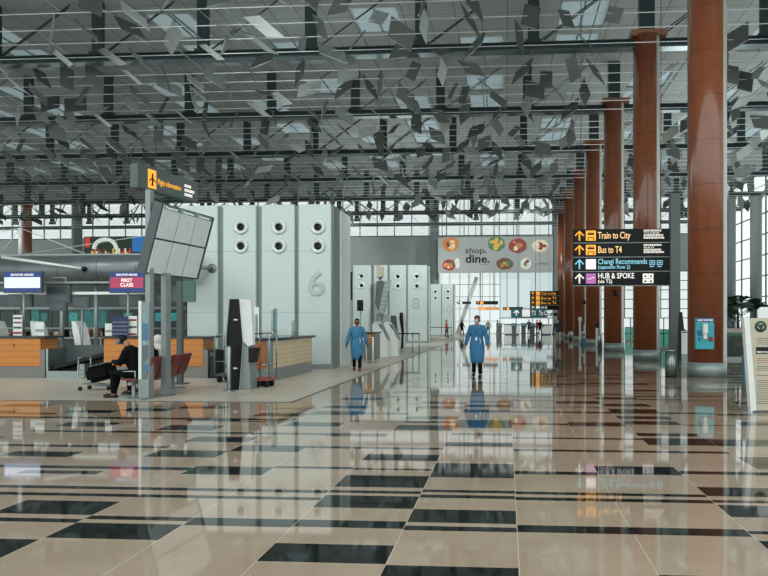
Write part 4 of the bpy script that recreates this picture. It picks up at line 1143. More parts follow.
        m = MB(); m.rings([(0, waist[1], waist[2]+.03, .184, .134), (0, waist[1], waist[2]-.01, .18, .132)], gown, 24); m.tube([(.09, waist[1]-.15, waist[2]), (.12, waist[1]-.19, waist[2]-.10), (.10, waist[1]-.2, waist[2]-.2)], [.012, .02, .015], mat('pale_gown_tie', '8fb6c4', .7), 6); m.build('gown_tie', t)
    else:
        m = MB(); z0 = .90 if pose == 'stand' else .47
        m.rings([(0, neck[1], neck[2]-.0, .07, .065), (0, shou[1], shou[2]+.02, .14, .09), (0, shou[1], shou[2]-.04, .19, .115), (0, chest[1], chest[2], .185, .125), (0, waist[1], waist[2], .165, .12), (0, base[1], z0 + .03, .175, .13), (0, base[1], z0 - .04, .18, .135)], top, 24, .03, 5, .5)
        sleeve(m, top, .058, 1.0 if pose == 'sit' else .98); m.build('jacket' if pose == 'sit' else 'shirt', t)
    if pose == 'sit':
        m = MB(); m.tube([base, waist, chest, shou, lerp(shou, neck, .6), lerp(neck, hd0, .3)], [.15, .165, .185, .17, .12, .075], top, 16); m.build('collar', t)
    m = MB()
    for s in (-1, 1):
        m.tube([lerp(base, hip[s], .7), hip[s], lerp(hip[s], knee[s], .5), knee[s], lerp(knee[s], ank[s], .5), (ank[s][0], ank[s][1], ank[s][2]+.02)], [.1, .105, .09, .068, .06, .056], bottom, 12)
    m.build('trousers', t)
    for s in (-1, 1):
        m = MB(); a_ = ank[s]
        m.tube([(a_[0], a_[1]+.055, a_[2]-.045), (a_[0], a_[1]-.02, a_[2]-.035), (a_[0], a_[1]-.12, .042), (a_[0], a_[1]-.2, .032)], [.038, .047, .043, .026], shoe, 10); m.box(a_[0]-.042, a_[0]+.042, a_[1]-.2, a_[1]+.08, max(0, a_[2]-.085), max(0, a_[2]-.085)+.02, shoe, .006)
        m.build('shoe', t)
    t.scale = (k, k, k)
    return t

q = FL(477, 377); human('person in a long blue surgical gown and pale mask walking down the hall centre', q, R(-4), 1.74, gown=M_BLUEG, mask=M_MASK, hair=M_HAIRB, stride=.10, arms=(.08, -.04), turn=R(-25))
lan = MB()
lan.tube([(q.x-.05, q.y-.15, 1.42), (q.x-.01, q.y-.19, 1.15), (q.x+.05, q.y-.14, 1.42)], .006, M_BLACK, 4); lan.box(q.x-.04, q.x+.02, q.y-.205, q.y-.195, 1.05, 1.14, ppr)
lan.root('lanyard', 'dark lanyard with pale badge hanging on the gown of the walking person in the centre', 'lanyard', (q.x, q.y-.2, 1.1))
q = FL(357, 371); human('person with dark mask, tied black hair and blue gown walking by the number 6 wall', q, R(10), 1.66, gown=M_BLUEG2, mask=M_MASKD, hair=M_HAIR, shoe=M_SHOER, stride=.13, arms=(-.02, .10), bun=True, glove=M_GLOVE, turn=R(10), skin=M_SKIND)
def seated(px, py, y_off, label, **kw):
    pass
# seated people
Ms = sr.matrix_basis
def seatpos(i, dx=-.02): 
    v = Matrix.Rotation(sr.rotation_euler.z, 4, 'Z') @ Vector((dx, .29 + SP*i, 0)); return Vector(sr.location) + v
rz_s = sr.rotation_euler.z - PI/2
p = seatpos(0, -.02); human('person in black hunched forward on the nearest red seat with blue mask', (p.x, p.y, -.02), rz_s, 1.75, mask=mat('blue_mask', '4f86a8', .8), pose='sit', lean=.42, hair=M_HAIR)
p = seatpos(1, -.0); human('person with short black hair and pale mask in black on the second red seat', (p.x, p.y, -.02), rz_s - .2, 1.68, mask=M_MASK, pose='sit', lean=.1, hair=M_HAIR)
p = seatpos(2, -.0); human('person in a white headscarf and pale clothes seated beyond the second post', (p.x, p.y, -.02), rz_s, 1.66, pose='sit', lean=.12, hood=mat('white_scarf', 'd8d4d0', .8), top=mat('pale_pink_top', 'b9a29d', .8), mask=None)
# distant people
def far_person(px, base, H, label, **kw):
    return human(label, FL(px, base), kw.pop('rz', 0), H, sub=1, **kw)
redc = mat('pink_red_jacket', 'a8273f', .7); greyc = mat('slate_shirt', '2f3540', .8); beige = mat('beige_trousers', 'a89e8d', .8); grc = mat('grey_jacket', '6d7474', .8)
far_person(558, 345.5, 1.72, 'person in a dark shirt and light trousers walking beside the far timber columns', top=greyc, bottom=beige, stride=.15, mask=M_MASK)
far_person(446.5, 337, 1.7, 'person in a red jacket standing at the number 10 wall', top=redc, rz=R(90))
far_person(462, 335.5, 1.72, 'person in black standing under the slanting strut', top=M_CLOTHK, rz=R(60))
far_person(488, 334.5, 1.7, 'distant person in grey right behind the walking central person', top=grc, rz=R(20))
far_person(529, 334.6, 1.75, 'distant person in dark clothes near the white far desks', top=greyc)
far_person(537, 335.2, 1.72, 'distant person in a dark coat with red bag under the teal sign', top=redc, rz=R(-60))
far_person(540, 335.5, 1.74, 'distant person in black beside the one with a red bag', top=M_CLOTHK, rz=R(30))
far_person(497.5, 334.8, 1.7, 'distant person in dark grey left of the far white desks', top=greyc, rz=R(80))

# ------------------------------------------------------------------ trolley with bag
def trolley(loc, rz, label, bag=False):
    t = thing('luggage_trolley', label, 'trolley', loc, rz)
    m = MB()
    m.tube([(-.26, .0, .95), (.26, .0, .95)], .018, M_CHROME, 8)
    for s in (-.26, .26): m.tube([(s, 0, .95), (s, .04, .2), (s*.8, -.75, .14)], .015, M_CHROME, 8)
    m.tube([(-.21, -.75, .14), (.21, -.75, .14)], .015, M_CHROME, 8); m.build('frame', t)
    m = MB()
    for i in range(5): m.tube([(-.2+.1*i, .0, .2), (-.18+.09*i, -.74, .145)], .009, M_CHROME, 6)
    for i in range(4): m.tube([(-.25, .005+.008*i, .35+.12*i), (.25, .005+.008*i, .35+.12*i)], .008, M_CHROME, 6)
    m.build('basket_wires', t)
    for (x, y) in ((-.2, 0), (.2, 0), (0, -.68)):
        m = MB(); m.lathe([(.0, -.018), (.06, -.018), (.06, .018), (.0, .018)], (0,0,0), M_BLACK, 14, cap=False)
        m.v = [(z_+x, x_+y, y_+.06) for x_, y_, z_ in m.v]; m.build('wheel', t)
    m = MB(); m.box(-.06, .06, -.02, .02, .93, .97, M_BLACK, .01); m.build('handle_grip', t)
    return t
q = FL(84, 390); trolley((q.x+.02, q.y, 0), R(90), 'luggage trolley carrying a black bag left of the seats').scale = (.85, .85, .8)
m = MB(); X0 = q.x + .42
bm_ = MB(); bm_.ball((0,0,0), 1, M_CLOTHK, (.34, .24, .2), 18, 12); 
T_ = Matrix.Translation((X0, q.y, .42)) @ Matrix.Rotation(R(-14), 4, 'Y')
t = thing('travel_bag', 'bulging black travel bag with grey flap lying on the luggage trolley', 'bag', (X0, q.y, .2))
m = MB(); m.T = T_; m.box(-.3, .3, -.2, .2, -.2, .17, M_CLOTHK, .08); m.build('bag_body', t, world=True)
m = MB(); m.T = T_; m.box(-.2, .26, -.16, .16, .165, .185, M_GREY, .008); m.build('top_flap', t, world=True)
m = MB(); m.T = T_; m.tube([(-.15, -.21, .05), (-.12, -.22, .2), (.12, -.22, .2), (.15, -.21, .05)], .014, M_BLACK, 6); m.build('handle', t, world=True)

# luggage cage trolleys around the black kiosk
def cage(loc, rz, label, w=.75, d=1.1, h=1.25, deck=None):
    t = thing('cage_trolley', label, 'trolley', loc, rz, None)
    m = MB()
    for x in (-w/2, w/2):
        m.tube([(x, -d/2, .2), (x, -d/2, h-.08), (x, -d/2+.08, h), (x, d/2-.08, h), (x, d/2, h-.08), (x, d/2, .2)], .018, M_CHROME, 8)
        m.tube([(x, -d/2, .55), (x, d/2, .55)], .012, M_CHROME, 6)
    m.build('rail_frame', t)
    m = MB(); m.box(-w/2, w/2, -d/2, d/2, .16, .22, deck or M_DGREY, .01); m.build('deck', t)
    for x in (-w/2+.08, w/2-.08):
        for y in (-d/2+.1, d/2-.1):
            m = MB(); m.lathe([(.0, -.02), (.075, -.02), (.075, .02), (.0, .02)], (0,0,0), M_BLACK, 14, cap=False)
            m.v = [(z_+x, x_+y, y_+.075) for x_, y_, z_ in m.v]; m.build('castor', t)
    return t
q = FL(226, 383); cage((q.x, q.y+.4, 0), R(90), 'chrome cage trolley standing left of the black kiosk', .6, .7, 1.25)
q = FL(259, 388); cage((q.x, q.y+.35, 0), R(90), 'chrome cage trolley with red deck between the black kiosk and the pale counter', .5, .42, 1.3, mat('red_deck', '9a4a40', .5))
q = FL(255, 380); z_ = at(255, 307, q.y).z
m = MB(); m.tube([(q.x-.09, q.y, 0), (q.x-.09, q.y, z_), (q.x+.09, q.y, z_), (q.x+.09, q.y, 0)], .018, M_WHITE, 8); m.box(q.x-.09, q.x+.09, q.y-.02, q.y+.02, z_-.2, z_, M_WHITE); m.box(q.x-.15, q.x+.15, q.y-.12, q.y+.12, 0, .03, M_GREY)
m.root('tall_stand', 'tall narrow white frame stand rising behind the black-sided kiosk', 'stand', (q.x, q.y, 0))
# ------------------------------------------------------------------ black side kiosk
q = FL(237, 390); Yk = q.y
t = thing('self_service_kiosk', 'tall black-sided check-in kiosk with white screen face beside the cage trolleys', 'kiosk', (q.x, Yk, 0))
def kx(px): return at(px, 0, Yk).x - q.x
def kz(py): return at(237, py, Yk).z
poly = [(kx(230), 0), (kx(226.5), kz(340)), (kx(230), kz(299)), (kx(238.5), kz(299)), (kx(242), kz(341)), (kx(238.5), 0)]
m = MB(); m.prism(poly, 0, .04, M_BLACK, 'Y'); m.build('side_panel', t)
poly2 = [(p_[0] + (.02 if p_[0] < .0 else .0), p_[1]) for p_ in poly]
m = MB(); m.prism(poly2, .04, .5, M_WHITE, 'Y'); m.build('housing', t)
m = MB(); m.prism([(kx(238.5), kz(299)), (kx(250), kz(300)), (kx(252), kz(345)), (kx(245), kz(347)), (kx(242), kz(341))], .06, .2, M_WHITE, 'Y'); m.build('screen_hood', t)
m = MB(); m.prism([(kx(238.5), 0), (kx(242), kz(341)), (kx(247), kz(347)), (kx(248), kz(362)), (kx(249.5), 0)], .06, .46, M_GREY, 'Y'); m.build('pedestal', t)
m = MB(); m.prism([(kx(249), kz(348)), (kx(253.5), kz(348)), (kx(251), kz(363)), (kx(247.5), kz(362))], .04, .4, M_BLACK, 'Y'); m.build('printer_unit', t)
m = MB(); m.box(kx(234), kx(237.5), -.012, 0, kz(320.5), kz(319), M_WHITE); m.box(kx(233.5), kx(237.5), -.012, 0, kz(369), kz(367.5), M_WHITE); m.build('logo', t)
m = MB(); m.prism([(kx(226.5)-.03, kz(340)), (kx(230)-.03, kz(299)), (kx(230), kz(299)), (kx(226.5), kz(340))], -.02, .5, M_CHROME, 'Y'); m.prism([(kx(230)-.03, 0), (kx(226.5)-.03, kz(340)), (kx(226.5), kz(340)), (kx(230), 0)], -.02, .5, M_CHROME, 'Y'); m.build('edge_trim', t)
q2 = FL(229, 391.5)
m = MB(); z_ = at(229, 346, q2.y).z; m.lathe([(.13, 0), (.13, .02), (.045, .03), (.045, z_-.03), (.03, z_)], (q2.x, q2.y, 0), M_CHROME, 16)
m.root('steel_bollard', 'slim steel bollard in front of the black-sided kiosk', 'bollard', (q2.x, q2.y, 0))

# ------------------------------------------------------------------ white kiosks behind the walking person
def white_kiosk():
    t = thing('baggage_kiosk', 'x', 'kiosk')
    m = MB(); m.prism([(-.33, 0), (-.36, 1.45), (-.28, 1.6), (-.12, 1.62), (.0, 1.5), (.28, .85), (.36, .78), (.33, 0)], 0, .5, M_WHITE, 'Y'); m.build('housing', t)
    m = MB(); m.prism([(-.1, 1.56), (.02, 1.47), (.1, 1.28), (.07, 1.27)], -.02, .0, M_DGREY, 'Y'); m.build('display', t)
    m = MB(); m.prism([(.02, 1.5), (.06, 1.5), (.38, .8), (.36, .74)], .03, .47, M_GREY, 'Y'); m.build('sloped_trim', t)
    return t
wk = white_kiosk(); q = FL(380, 357)
wk.location = (q.x, q.y, 0); wk['label'] = 'front white slanted baggage kiosk behind the person with the dark mask'; wk.scale = (1, 1, .97)
o = copy_tree(wk); o.location = (q.x + .32, q.y + .9, 0); o['label'] = 'rear white slanted baggage kiosk partly hidden by the front one'
for x_ in (wk, o): x_['group'] = 'white slanted kiosks'

# black kiosks near wall 8
def slim_kiosk(pxc, base, ytop, wpx, label, face=M_BLACK):
    q = FL(pxc, base); z = at(pxc, ytop, q.y).z; w = wpx * q.y / FPX
    t = thing('self_service_kiosk', label, 'kiosk', (q.x, q.y, 0))
    m = MB(); m.prism([(-w/2, 0), (-w*.6, z*.5), (-w/2, z), (w*.3, z), (w*.55, z*.5), (w*.4, 0)], 0, .05, face, 'Y'); m.build('side_panel', t)
    m = MB(); m.prism([(-w*.45, 0), (-w*.5, z*.5), (-w*.4, z*.98), (w*.5, z*.98), (w*.9, z*.48), (w*.75, 0)], .05, .5, M_WHITE, 'Y'); m.build('housing', t)
    return t
slim_kiosk(394, 350, 315.5, 7, 'dark grey kiosk just right of the white slanted kiosks', M_DGREY)
slim_kiosk(401.5, 348.5, 312.5, 4, 'slim black kiosk with white front before the number 8 wall')
# barrier tables / rails near 8
def rail(px0, px1, base, ytop, label, Y=None, two=True):
    a_ = FL(px0, base); c_ = FL(px1, base); z = at(px1, ytop, c_.y).z
    t = thing('queue_rail', label, 'barrier', ((a_.x+c_.x)/2, a_.y, 0)); w = c_.x - a_.x
    m = MB(); m.box(-w/2, w/2, -.03, .03, z-.06, z, M_BLACK, .005); m.build('top_rail', t)
    for x in (-w/2+.03, w/2-.35, w/2-.03):
        m = MB(); m.tube([(x, 0, .02), (x, 0, z-.05)], .03, M_CHROME, 8); m.lathe([(.14, 0), (.14, .02), (.03, .04)], (x, 0, 0), M_CHROME, 14); m.build('stanchion', t)
    return t
rail(386, 420, 353, 333, 'dark rail on steel stanchions before the number 8 wall')
rail(428, 452, 338.5, 327, 'distant dark rail on stanchions before the number 10 wall')
# orange counter ends beyond island 6, tall frames
q = FL(356, 362); x1 = FL(372, 362).x
for (pa_, pb_, bs, lab, wd) in ((364, 374, 366, 'orange counter end beyond the person with the dark mask', M_ORANGE),):
    a_ = FL(pa_, bs-3); c_ = FL(pb_, bs-3); 
    t = thing('checkin_counter', lab, 'counter', (a_.x, a_.y, 0)); w = c_.x - a_.x
    m = MB(); m.box(0, w, 0, 1.2, .1, 1.12, M_CBASE); m.build('plinth', t)
    m = MB(); m.box(.02, w-.1, -.03, 0, .75, 1.1, wd); m.build('timber_front', t)
    m = MB(); m.box(-.05, w+.05, -.08, 1.25, 1.12, 1.17, M_TOP); m.build('worktop', t)
    m = MB(); m.tube([(w*.3, -.1, 0), (w*.3, -.1, .98), (w*.95, -.1, .98), (w*.95, -.1, 0)], .035, M_WHITE, 6); m.build('white_rail', t)
# tilted flight board of island 8 (grey slanted board with beige head)
Yt = 45.0
a_ = at(375, 317, Yt); c_ = at(386, 278, Yt)
t = thing('slanted_flight_board', 'small tilted grey flight board in front of the number 8 wall', 'information board', (a_.x, Yt, 0))
def tx(px, py): v = at(px, py, Yt); return (v.x - a_.x, v.z)
m = MB(); m.prism([tx(375, 304), tx(376.5, 281), tx(385, 281), tx(378, 310)], .0, .25, M_DGREY, 'Y'); m.build('board_side', t)
m = MB(); m.prism([tx(378, 313), tx(385, 281), tx(391, 280), tx(384, 312)], -.04, .2, lined('slanted_screen_grey', '7f8b89', '626d6b', [('Z', .3, .06, 0)], .4), 'Y'); m.build('display_screen', t)
m = MB(); m.prism([tx(376.5, 278), tx(376.5, 265), tx(383, 267), tx(383, 276)], .0, .25, mat('beige_head', '9c9582', .5), 'Y'); m.build('header_sign', t)
m = MB(); m.box(tx(378, 300)[0], tx(380, 300)[0], .26, .4, 0, tx(378, 266)[1], M_GREY); m.build('post', t)
m = MB(); m.box(tx(375, 300)[0], tx(388, 300)[0], .45, .5, tx(375, 350)[1] if False else 0.0, tx(380, 314)[1], M_GREY); m.build('lower_panel', t)
# tv-ish dark boxes left of island 8
Yq = 40
for (x0_, y0_, x1_, y1_, lab) in ((348, 272, 352, 300, 'dark tall screen edge seen beside the number 6 wall'), (357, 300, 363, 311, 'small dark hanging screen before the number 8 wall left panel')):
    p0 = at(x0_, y1_, Yq); p1 = at(x1_, y0_, Yq); m = MB(); m.box(p0.x, p1.x, Yq, Yq+.1, p0.z, p1.z, M_BLACK, .01); m.tube([((p0.x+p1.x)/2, Yq+.12, 0), ((p0.x+p1.x)/2, Yq+.12, p1.z)], .04, M_GREY, 6)
    m.root('narrow_screen', lab, 'screen', (p0.x, Yq, 0))

# ------------------------------------------------------------------ right side: bins, boards, planter, palms
q = FL(671, 377)
t = thing('steel_bin', 'striped stainless steel litter bin left of the nearest timber column', 'bin', (q.x, q.y, 0))
zb = at(671, 349.5, q.y).z
m = MB(); m.lathe([(.155, .03), (.155, zb-.05)], (0,0,0), M_CHROME, 28); m.build('bin_body', t)
m = MB()
for k in range(14):
    a_ = 2*PI*k/14; m.box(-.001, .001, -.001, .001, 0, .001, M_BLACK); m.tube([(.158*math.cos(a_), .158*math.sin(a_), .05), (.158*math.cos(a_), .158*math.sin(a_), zb-.07)], .009, M_DGREY, 5)
m.build('slats', t)
m = MB(); m.lathe([(.165, zb-.05), (.165, zb-.01), (.12, zb), (.1, zb-.02)], (0,0,0), M_CHROME, 28); m.build('lid', t)
m = MB(); m.lathe([(.165, 0), (.165, .035)], (0,0,0), M_BLACK, 28); m.build('base_ring', t)
for (px, base, top_, w, lab) in ((600, 348.5, 334.5, 5, 'steel litter bin standing right of the fourth timber column'), (570.5, 340, 331, 4, 'small distant steel bin at the foot of the far timber columns')):
    q = FL(px, base); z = at(px, top_, q.y).z; r = w*q.y/FPX/2
    m = MB(); m.lathe([(r, 0), (r, z-.05), (r*.8, z)], (q.x, q.y, 0), M_CHROME, 20); m.root('steel_bin', lab, 'bin', (q.x, q.y, 0))
# thin posts/stands among columns
for (px, base, top_, lab) in ((580, 343.5, 317, 'white thin notice stand between the fifth and sixth timber columns'), (597, 347, 323, 'thin post with dark head behind the litter bin')):
    q = FL(px, base); z = at(px, top_, q.y).z
    m = MB(); m.box(q.x-.07, q.x+.07, q.y-.05, q.y+.05, .0, z-.25, M_WHITE, .01); m.box(q.x-.12, q.x+.12, q.y-.08, q.y+.02, z-.3, z, M_WHITE if px == 580 else M_BLACK, .01); m.box(q.x-.2, q.x+.2, q.y-.2, q.y+.2, 0, .03, M_GREY)
    m.root('notice_stand', lab, 'stand', (q.x, q.y, 0))
q = FL(585, 344); m = MB(); m.box(q.x-.25, q.x+.5, q.y, q.y+.6, 0, .35, mat('teal_seat_base', '2f6f78', .5), .02); m.box(q.x-.25, q.x+.5, q.y, q.y+.6, .75, .85, M_WHITE, .02); m.box(q.x-.2, q.x-.1, q.y+.2, q.y+.4, .3, .8, M_GREY); m.box(q.x+.3, q.x+.4, q.y+.2, q.y+.4, .3, .8, M_GREY)
m.box(q.x-.05, q.x+.1, q.y+.2, q.y+.4, .85, 1.35, M_WHITE); m.box(q.x+.1, q.x+.4, q.y+.15, q.y+.3, 1.15, 1.35, M_BLACK, .02)
m.root('service_cart', 'small white and teal service cart between the timber columns', 'cart', (q.x, q.y, 0))
# dark standing board and white notice behind bin
q = FL(681, 362)
t = thing('standing_board', 'tall pointed black board standing behind the steel bin', 'board', (q.x, q.y, 0))
def zz(py): return at(681, py, q.y).z
m = MB(); m.prism([(-.11, 0), (-.1, zz(330)), (-.06, zz(312)), (.05, zz(312)), (.13, zz(330)), (.14, 0)], 0, .08, M_BLACKM, 'Y'); m.build('panel', t)
m = MB(); m.box(-.15, .18, -.1, .2, 0, .03, M_STEEL); m.build('foot', t)
q = FL(684, 366.5)
t = thing('notice_stand', 'white notice board on grey stand touching the nearest timber column', 'stand', (q.x, q.y, 0))
def zz(py): return at(684, py, q.y).z
m = MB(); m.box(-.08, .12, .0, .05, zz(354), zz(331), M_WHITE, .004); m.build('notice', t)
m = MB(); m.box(-.08, .12, .01, .06, 0, zz(354), M_GREY); m.box(-.12, .14, -.1, .15, 0, .03, M_GREY); m.build('stand', t)
m = MB(); m.box(-.06, .1, -.003, 0, zz(333), zz(331.6), mat('navy_header', '1d4f7a')); m.build('print', t)

# railing/escalator glass and planter on the right
Yr = 27.5
xr0 = at(724, 330, Yr).x; xr1 = at(800, 330, Yr).x; xr2 = at(644, 330, 31).x
def balus(x0, x1, Y, label, gm=M_GGLASS, h=1.1):
    t = thing('glass_balustrade', label, 'balustrade', ((x0+x1)/2, Y, 0)); w = x1-x0
    m = MB(); m.box(-w/2, w/2, -.01, .01, .12, h, gm); m.build('glass_pane', t)
    m = MB(); m.tube([(-w/2, 0, h), (w/2, 0, h)], .03, M_CHROME, 8); m.build('handrail', t)
    m = MB(); m.box(-w/2, w/2, -.05, .05, 0, .12, M_GREY); m.build('kerb', t)
    n = max(2, int(w/1.6))
    for i in range(n+1):
        m = MB(); x = -w/2 + w*i/n; m.box(x-.02, x+.02, -.025, .025, .1, h-.02, M_CHROME); m.build('post', t)
    return t
balus(xr0, xr1 + 1, Yr, 'green glass balustrade right of the nearest timber column')
balus(at(652,330,38).x, at(686,330,38).x, 38, 'glass balustrade behind the square grey post')
balus(at(625,330,52).x, at(634,330,52).x, 52, 'short glass balustrade glimpsed between the timber columns')
q = Vector((xr0, Yr + 1.2, 0))
t = thing('planter', 'long pale planter box with palms behind the green balustrade', 'planter', (xr0, Yr+1.2, 0))
m = MB(); m.box(-.4, xr1-xr0+1.5, 0, 1.6, .9, 1.28, mat('planter_cream', 'b0aa99', .6), .02); m.build('planter_box', t)
m = MB(); m.box(-.3, xr1-xr0+1.4, .1, 1.5, 0, .9, M_DGREY); m.build('plinth', t)
m = MB(); m.box(-.3, xr1-xr0+1.4, .1, 1.5, 1.24, 1.3, mat('soil', '3a3128', .9)); m.build('soil', t)
m = MB(); m.prism([(0, -.08), (.16, 0), (0, .08), (.03, 0)], -.006, 0, M_BLACK, 'Y')
o = m.build('arrow_mark', t); o.location = (.15, -.005, 1.1)
# escalator like red/black machine behind glass
Ye = Yr + .45
t = thing('escalator_end', 'black and chrome escalator end with red light strip behind the green glass', 'escalator', (at(737.5, 0, Ye).x, Ye, 0))
m = MB(); m.prism([(-.35, .05), (-.35, .65), (-.2, .95), (.1, 1.0), (.35, .9), (.5, .05)], 0, .5, M_BLACK, 'Y'); m.build('newel', t)
m = MB(); m.tube([(-.1, -.03, .2), (-.15, -.03, .8), (.1, -.03, 1.0), (.4, -.03, .85)], .04, M_CHROME, 8); m.build('handrail', t)
m = MB(); m.box(-.02, .3, -.04, 0, .55, .72, em('red_light', 'c8304a', .9)); m.build('light_strip', t)
m = MB(); xe = at(729, 0, Ye+.3).x
m.prism([(xe-.3, 0), (xe-.3, .5), (xe+.5, .9), (xe+1.6, .9), (xe+1.6, 0)], Ye+.55, Ye+.65, mat('teal_side_cladding', '1d4f4a', .4, noise=.3, scale=3), 'Y')
m.root('escalator_skirt', 'teal sloping side cladding behind the green glass balustrade', 'cladding', (xe, Ye+.6, 0))
# palms
def palm(loc, h, label, seed, n=13, L=1.0, group='palms in the planter'):
    q = random.Random(seed); t = thing('potted_palm', label, 'palm', loc, q.random()*6, group)
    m = MB(); m.tube([(0,0,0), (.03, 0, h*.5), (0, .03, h)], [.07, .05, .045], mat('palm_bark', '4f4436', .9), 8); m.build('trunk', t)
    lf = [mat('palm_leaf', '1f3a2e', .55, noise=.2), mat('palm_leaf_light', '3b5a48', .55, noise=.2)]
    for i in range(n):
        a_ = 2*PI*i/n + q.uniform(-.2, .2); el_ = q.uniform(.3, 1.2); m = MB(); pts = []
        LL = L*q.uniform(.7, 1.1)
        for s in range(7):
            f = s/6; r_ = LL*f*math.cos(el_)*1.0; z_ = h + LL*(f*math.sin(el_) - .75*f*f*(1.1 - el_*.4)); pts.append(Vector((r_*math.cos(a_), r_*math.sin(a_), z_)))
        m.tube(pts, [.014*(1-.8*s/6) for s in range(7)], lf[1], 4)
        side = Vector((-math.sin(a_), math.cos(a_), 0))
        for s in range(1, 12):
            f = s/12*6; k_ = int(f); p = pts[k_].lerp(pts[min(6, k_+1)], f-k_); d = (pts[min(6, k_+1)] - pts[k_]).normalized()
            ll = .34*LL*math.sin(PI*(s/12*.85+.12))
            for sg in (-1, 1):
                tip = p + (side*sg*.8 + d*.6 - Vector((0,0,.35)))*ll; w_ = d*.022
                m.add([p-w_, p+w_, p.lerp(tip, .5)+w_*1.5, tip, p.lerp(tip, .5)-w_*1.5], [(0,1,2,3,4)], lf[i % 2])
        m.build('frond', t)
    return t
for i, (px, h, L, lab) in enumerate(((727, .55, .75, 'low palm nearest the timber column in the planter'), (738, 1.0, .9, 'tallest palm in the planter, left of the recycling board'), (756, .9, .9, 'palm rising just left above the recycling board'), (768, .7, .8, 'palm at the right picture edge behind the recycling board'))):
    yy = Yr + 1.9 + .15*i; palm((at(px, 0, yy).x, yy, 1.28), h, lab, i+3, 20, L*1.15)
for i in range(6):
    px = 724 + i*9; yy = Yr + 1.6; q = random.Random(i); x = at(px, 0, yy).x; m = MB()
    for k in range(40):
        a_ = q.random()*6.28; r_ = q.uniform(.02, .32); z_ = q.uniform(0, .45); p = Vector((x + r_*math.cos(a_), yy + r_*math.sin(a_), 1.29 + z_)); d = Vector((q.uniform(-1,1), q.uniform(-1,1), q.uniform(-.2,1))).normalized()*.12; s_ = d.cross(Vector((0,0,1))).normalized()*.035
        m.add([p, p + d*.5 + s_, p + d, p + d*.5 - s_], [(0,1,2,3)], MAT['palm_leaf'] if k % 3 else mat('pale_leaf', '7d8f84', .6))
    m.tube([(x, yy, 1.28), (x, yy, 1.5)], .03, MAT['palm_bark'], 6)
    m.root('foliage_plant', 'low leafy plant filling the planter below the palms', 'plant', (x, yy, 1.28), 'low leafy plants in the planter')

# recycling information board at right edge
q = FL(754, 412)
Yv = q.y
def rx(px): return at(px, 0, Yv).x
def rz_(py): return at(752, py, Yv).z
x0b, x1b = rx(753), rx(815); x0t = rx(745.5)
t = thing('information_board', 'large cream recycling information board leaning at the right picture edge', 'board', (x0b, Yv, 0))
m = MB()
creamm = mat('board_cream', 'b5ad98', .5, noise=.03)
m.prism([(x0b+.05, .03), (x1b, .03), (x1b, rz_(318)), (x0t+.05, rz_(318))], Yv-.0, Yv+.06, creamm, 'Y'); m.build('board_face', t, world=True)
m = MB(); m.prism([(x0b-.05, 0), (x0b+.05, 0), (x0t+.05, rz_(317)), (x0t-.04, rz_(317))], Yv-.04, Yv+.1, M_WHITE, 'Y'); m.build('edge_frame', t, world=True)
m = MB(); m.prism([(rx(758), rz_(318)), (rx(758), rz_(310)), (rx(761), rz_(307)), (x1b, rz_(307)), (x1b, rz_(318))], Yv+.0, Yv+.05, M_WHITE, 'Y'); m.build('top_panel', t, world=True)
m = MB(); m.box(x0b-.02, x1b, Yv-.05, Yv+.2, 0, .03, M_DGREY); m.build('foot', t, world=True)
cx, cz, rr_ = rx(760.5), rz_(326.5), 5.5*Yv/FPX
dk = mat('emblem_green', '1d3a31', .5)
m = MB(); n = 28
m.lathe([(rr_*.0, -.012), (rr_, -.012), (rr_, 0)], (cx, Yv, cz), dk, n, 'Y', cap=False); 
m.lathe([(rr_*.62, -.014), (rr_*.7, -.014)], (cx, Yv, cz), dk, n, 'Y', cap=False)
o = m.build('recycling_emblem', t, world=True)
for k in range(3):
    a_ = PI/2 + 2*PI*k/3; m = MB()
    p0 = Vector((cx + rr_*.55*math.cos(a_+.75), Yv-.016, cz + rr_*.55*math.sin(a_+.75))); p1 = Vector((cx + rr_*.5*math.cos(a_), Yv-.016, cz + rr_*.5*math.sin(a_))); p2 = Vector((cx + rr_*.5*math.cos(a_-.6), Yv-.016, cz + rr_*.5*math.sin(a_-.6)))
    m.tube([p0, p1, p2], [.008, .012, .012], creamm, 4); 
    m.build('recycling_arrow', o, world=True)
q = random.Random(8)
def lines(y0, y1, step, c_, nm, x0=757):
    m = MB(); y = y0
    while y < y1:
        xs_ = rx(x0) ; L = rx(x0) + q.uniform(.2, .35)
        while xs_ < L:
            w2 = q.uniform(.012, .04); m.box(xs_, xs_+w2, Yv-.004, Yv, rz_(y)-.010, rz_(y), c_); xs_ += w2+.008
        y += step
    m.build(nm, t, world=True)
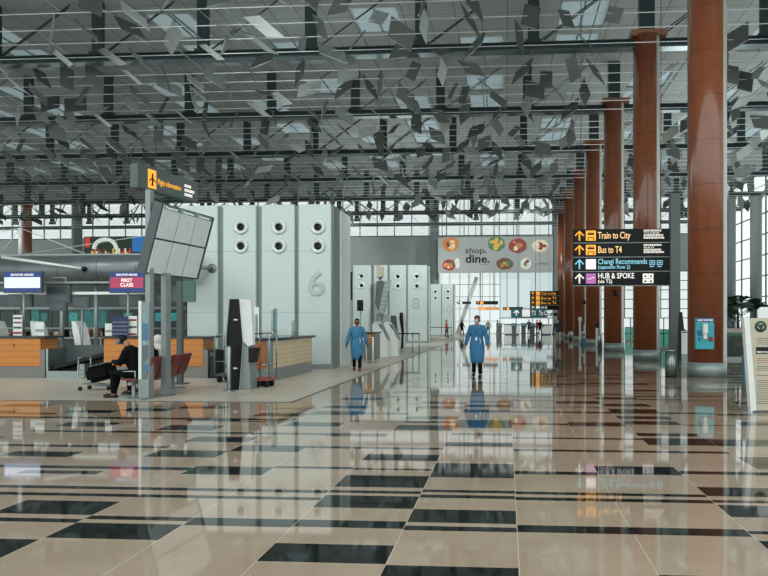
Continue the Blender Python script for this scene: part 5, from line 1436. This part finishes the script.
lines(338, 344, 1.9, M_DGREY, 'print'); lines(358, 363, 2, mat('print_red', '8c3b30', .5), 'print'); lines(366, 371, 1.9, M_DGREY, 'print'); lines(375, 376, 2, M_BLACK, 'print'); lines(380, 405, 2.1, M_DGREY, 'print')
m = MB(); m.box(rx(756), x1b, Yv-.006, Yv, rz_(354), rz_(347), M_BLACK); m.build('black_band', t, world=True)
me = text('RECYCLE', .05, E_WHT, t, Vector((rx(757), Yv-.008, rz_(353))) - t.location, .001)
m = MB(); a_ = FL(750, 399); m.box(a_.x-.02, a_.x+.06, a_.y+.3, a_.y+.4, .25, .9, mat('blue_backing', '2a5d74', .5)); m.box(a_.x-.02, a_.x+.06, a_.y+.3, a_.y+.4, 0, .25, M_DGREY)
m.root('blue_panel', 'narrow blue panel standing behind the cream board', 'panel', (a_.x, a_.y+.35, 0))

# ------------------------------------------------------------------ far end desks and low things
Yz = 76
for i, (px0, px1, y0_, lab, mt) in enumerate(((504, 520, 324.5, 'white far service desk under the teal sign, left', M_WHITE), (541, 552, 325, 'white far service desk at the foot of the slim grey column', M_WHITE))):
    a_ = at(px0, 330, Yz); c_ = at(px1, 330, Yz); z = at(px0, y0_, Yz).z
    t = thing('service_desk', lab, 'desk', (a_.x, Yz, 0)); w = c_.x-a_.x
    m = MB(); m.box(0, w, 0, .9, .1, z, mt, .03); m.build('body', t); m = MB(); m.box(-.1, w+.1, -.15, 1, z, z+.08, M_GREY); m.build('top', t); m = MB(); m.box(.1, w-.1, .1, .8, 0, .1, M_DGREY); m.build('plinth', t)
for i, (px, lab) in enumerate(((499.5, 'dark far kiosk left of the white desk'), (523.5, 'first dark far kiosk right of the white desk'), (532.5, 'second dark far kiosk right of the white desk'), (514, 'dark pole kiosk under the teal sign'))):
    a_ = at(px, 0, 74); m = MB(); m.box(a_.x-.25, a_.x+.25, 74, 74.4, 0, .9, M_DGREY, .02); m.box(a_.x-.3, a_.x+.3, 73.95, 74.1, .9, 1.35, M_BLACK, .03); m.box(a_.x-.26, a_.x+.26, 73.93, 73.95, .98, 1.3, mat('kiosk_screen_teal', '3b6b70', .3, emit=.2))
    m.root('far_kiosk', lab, 'kiosk', (a_.x, 74, 0))
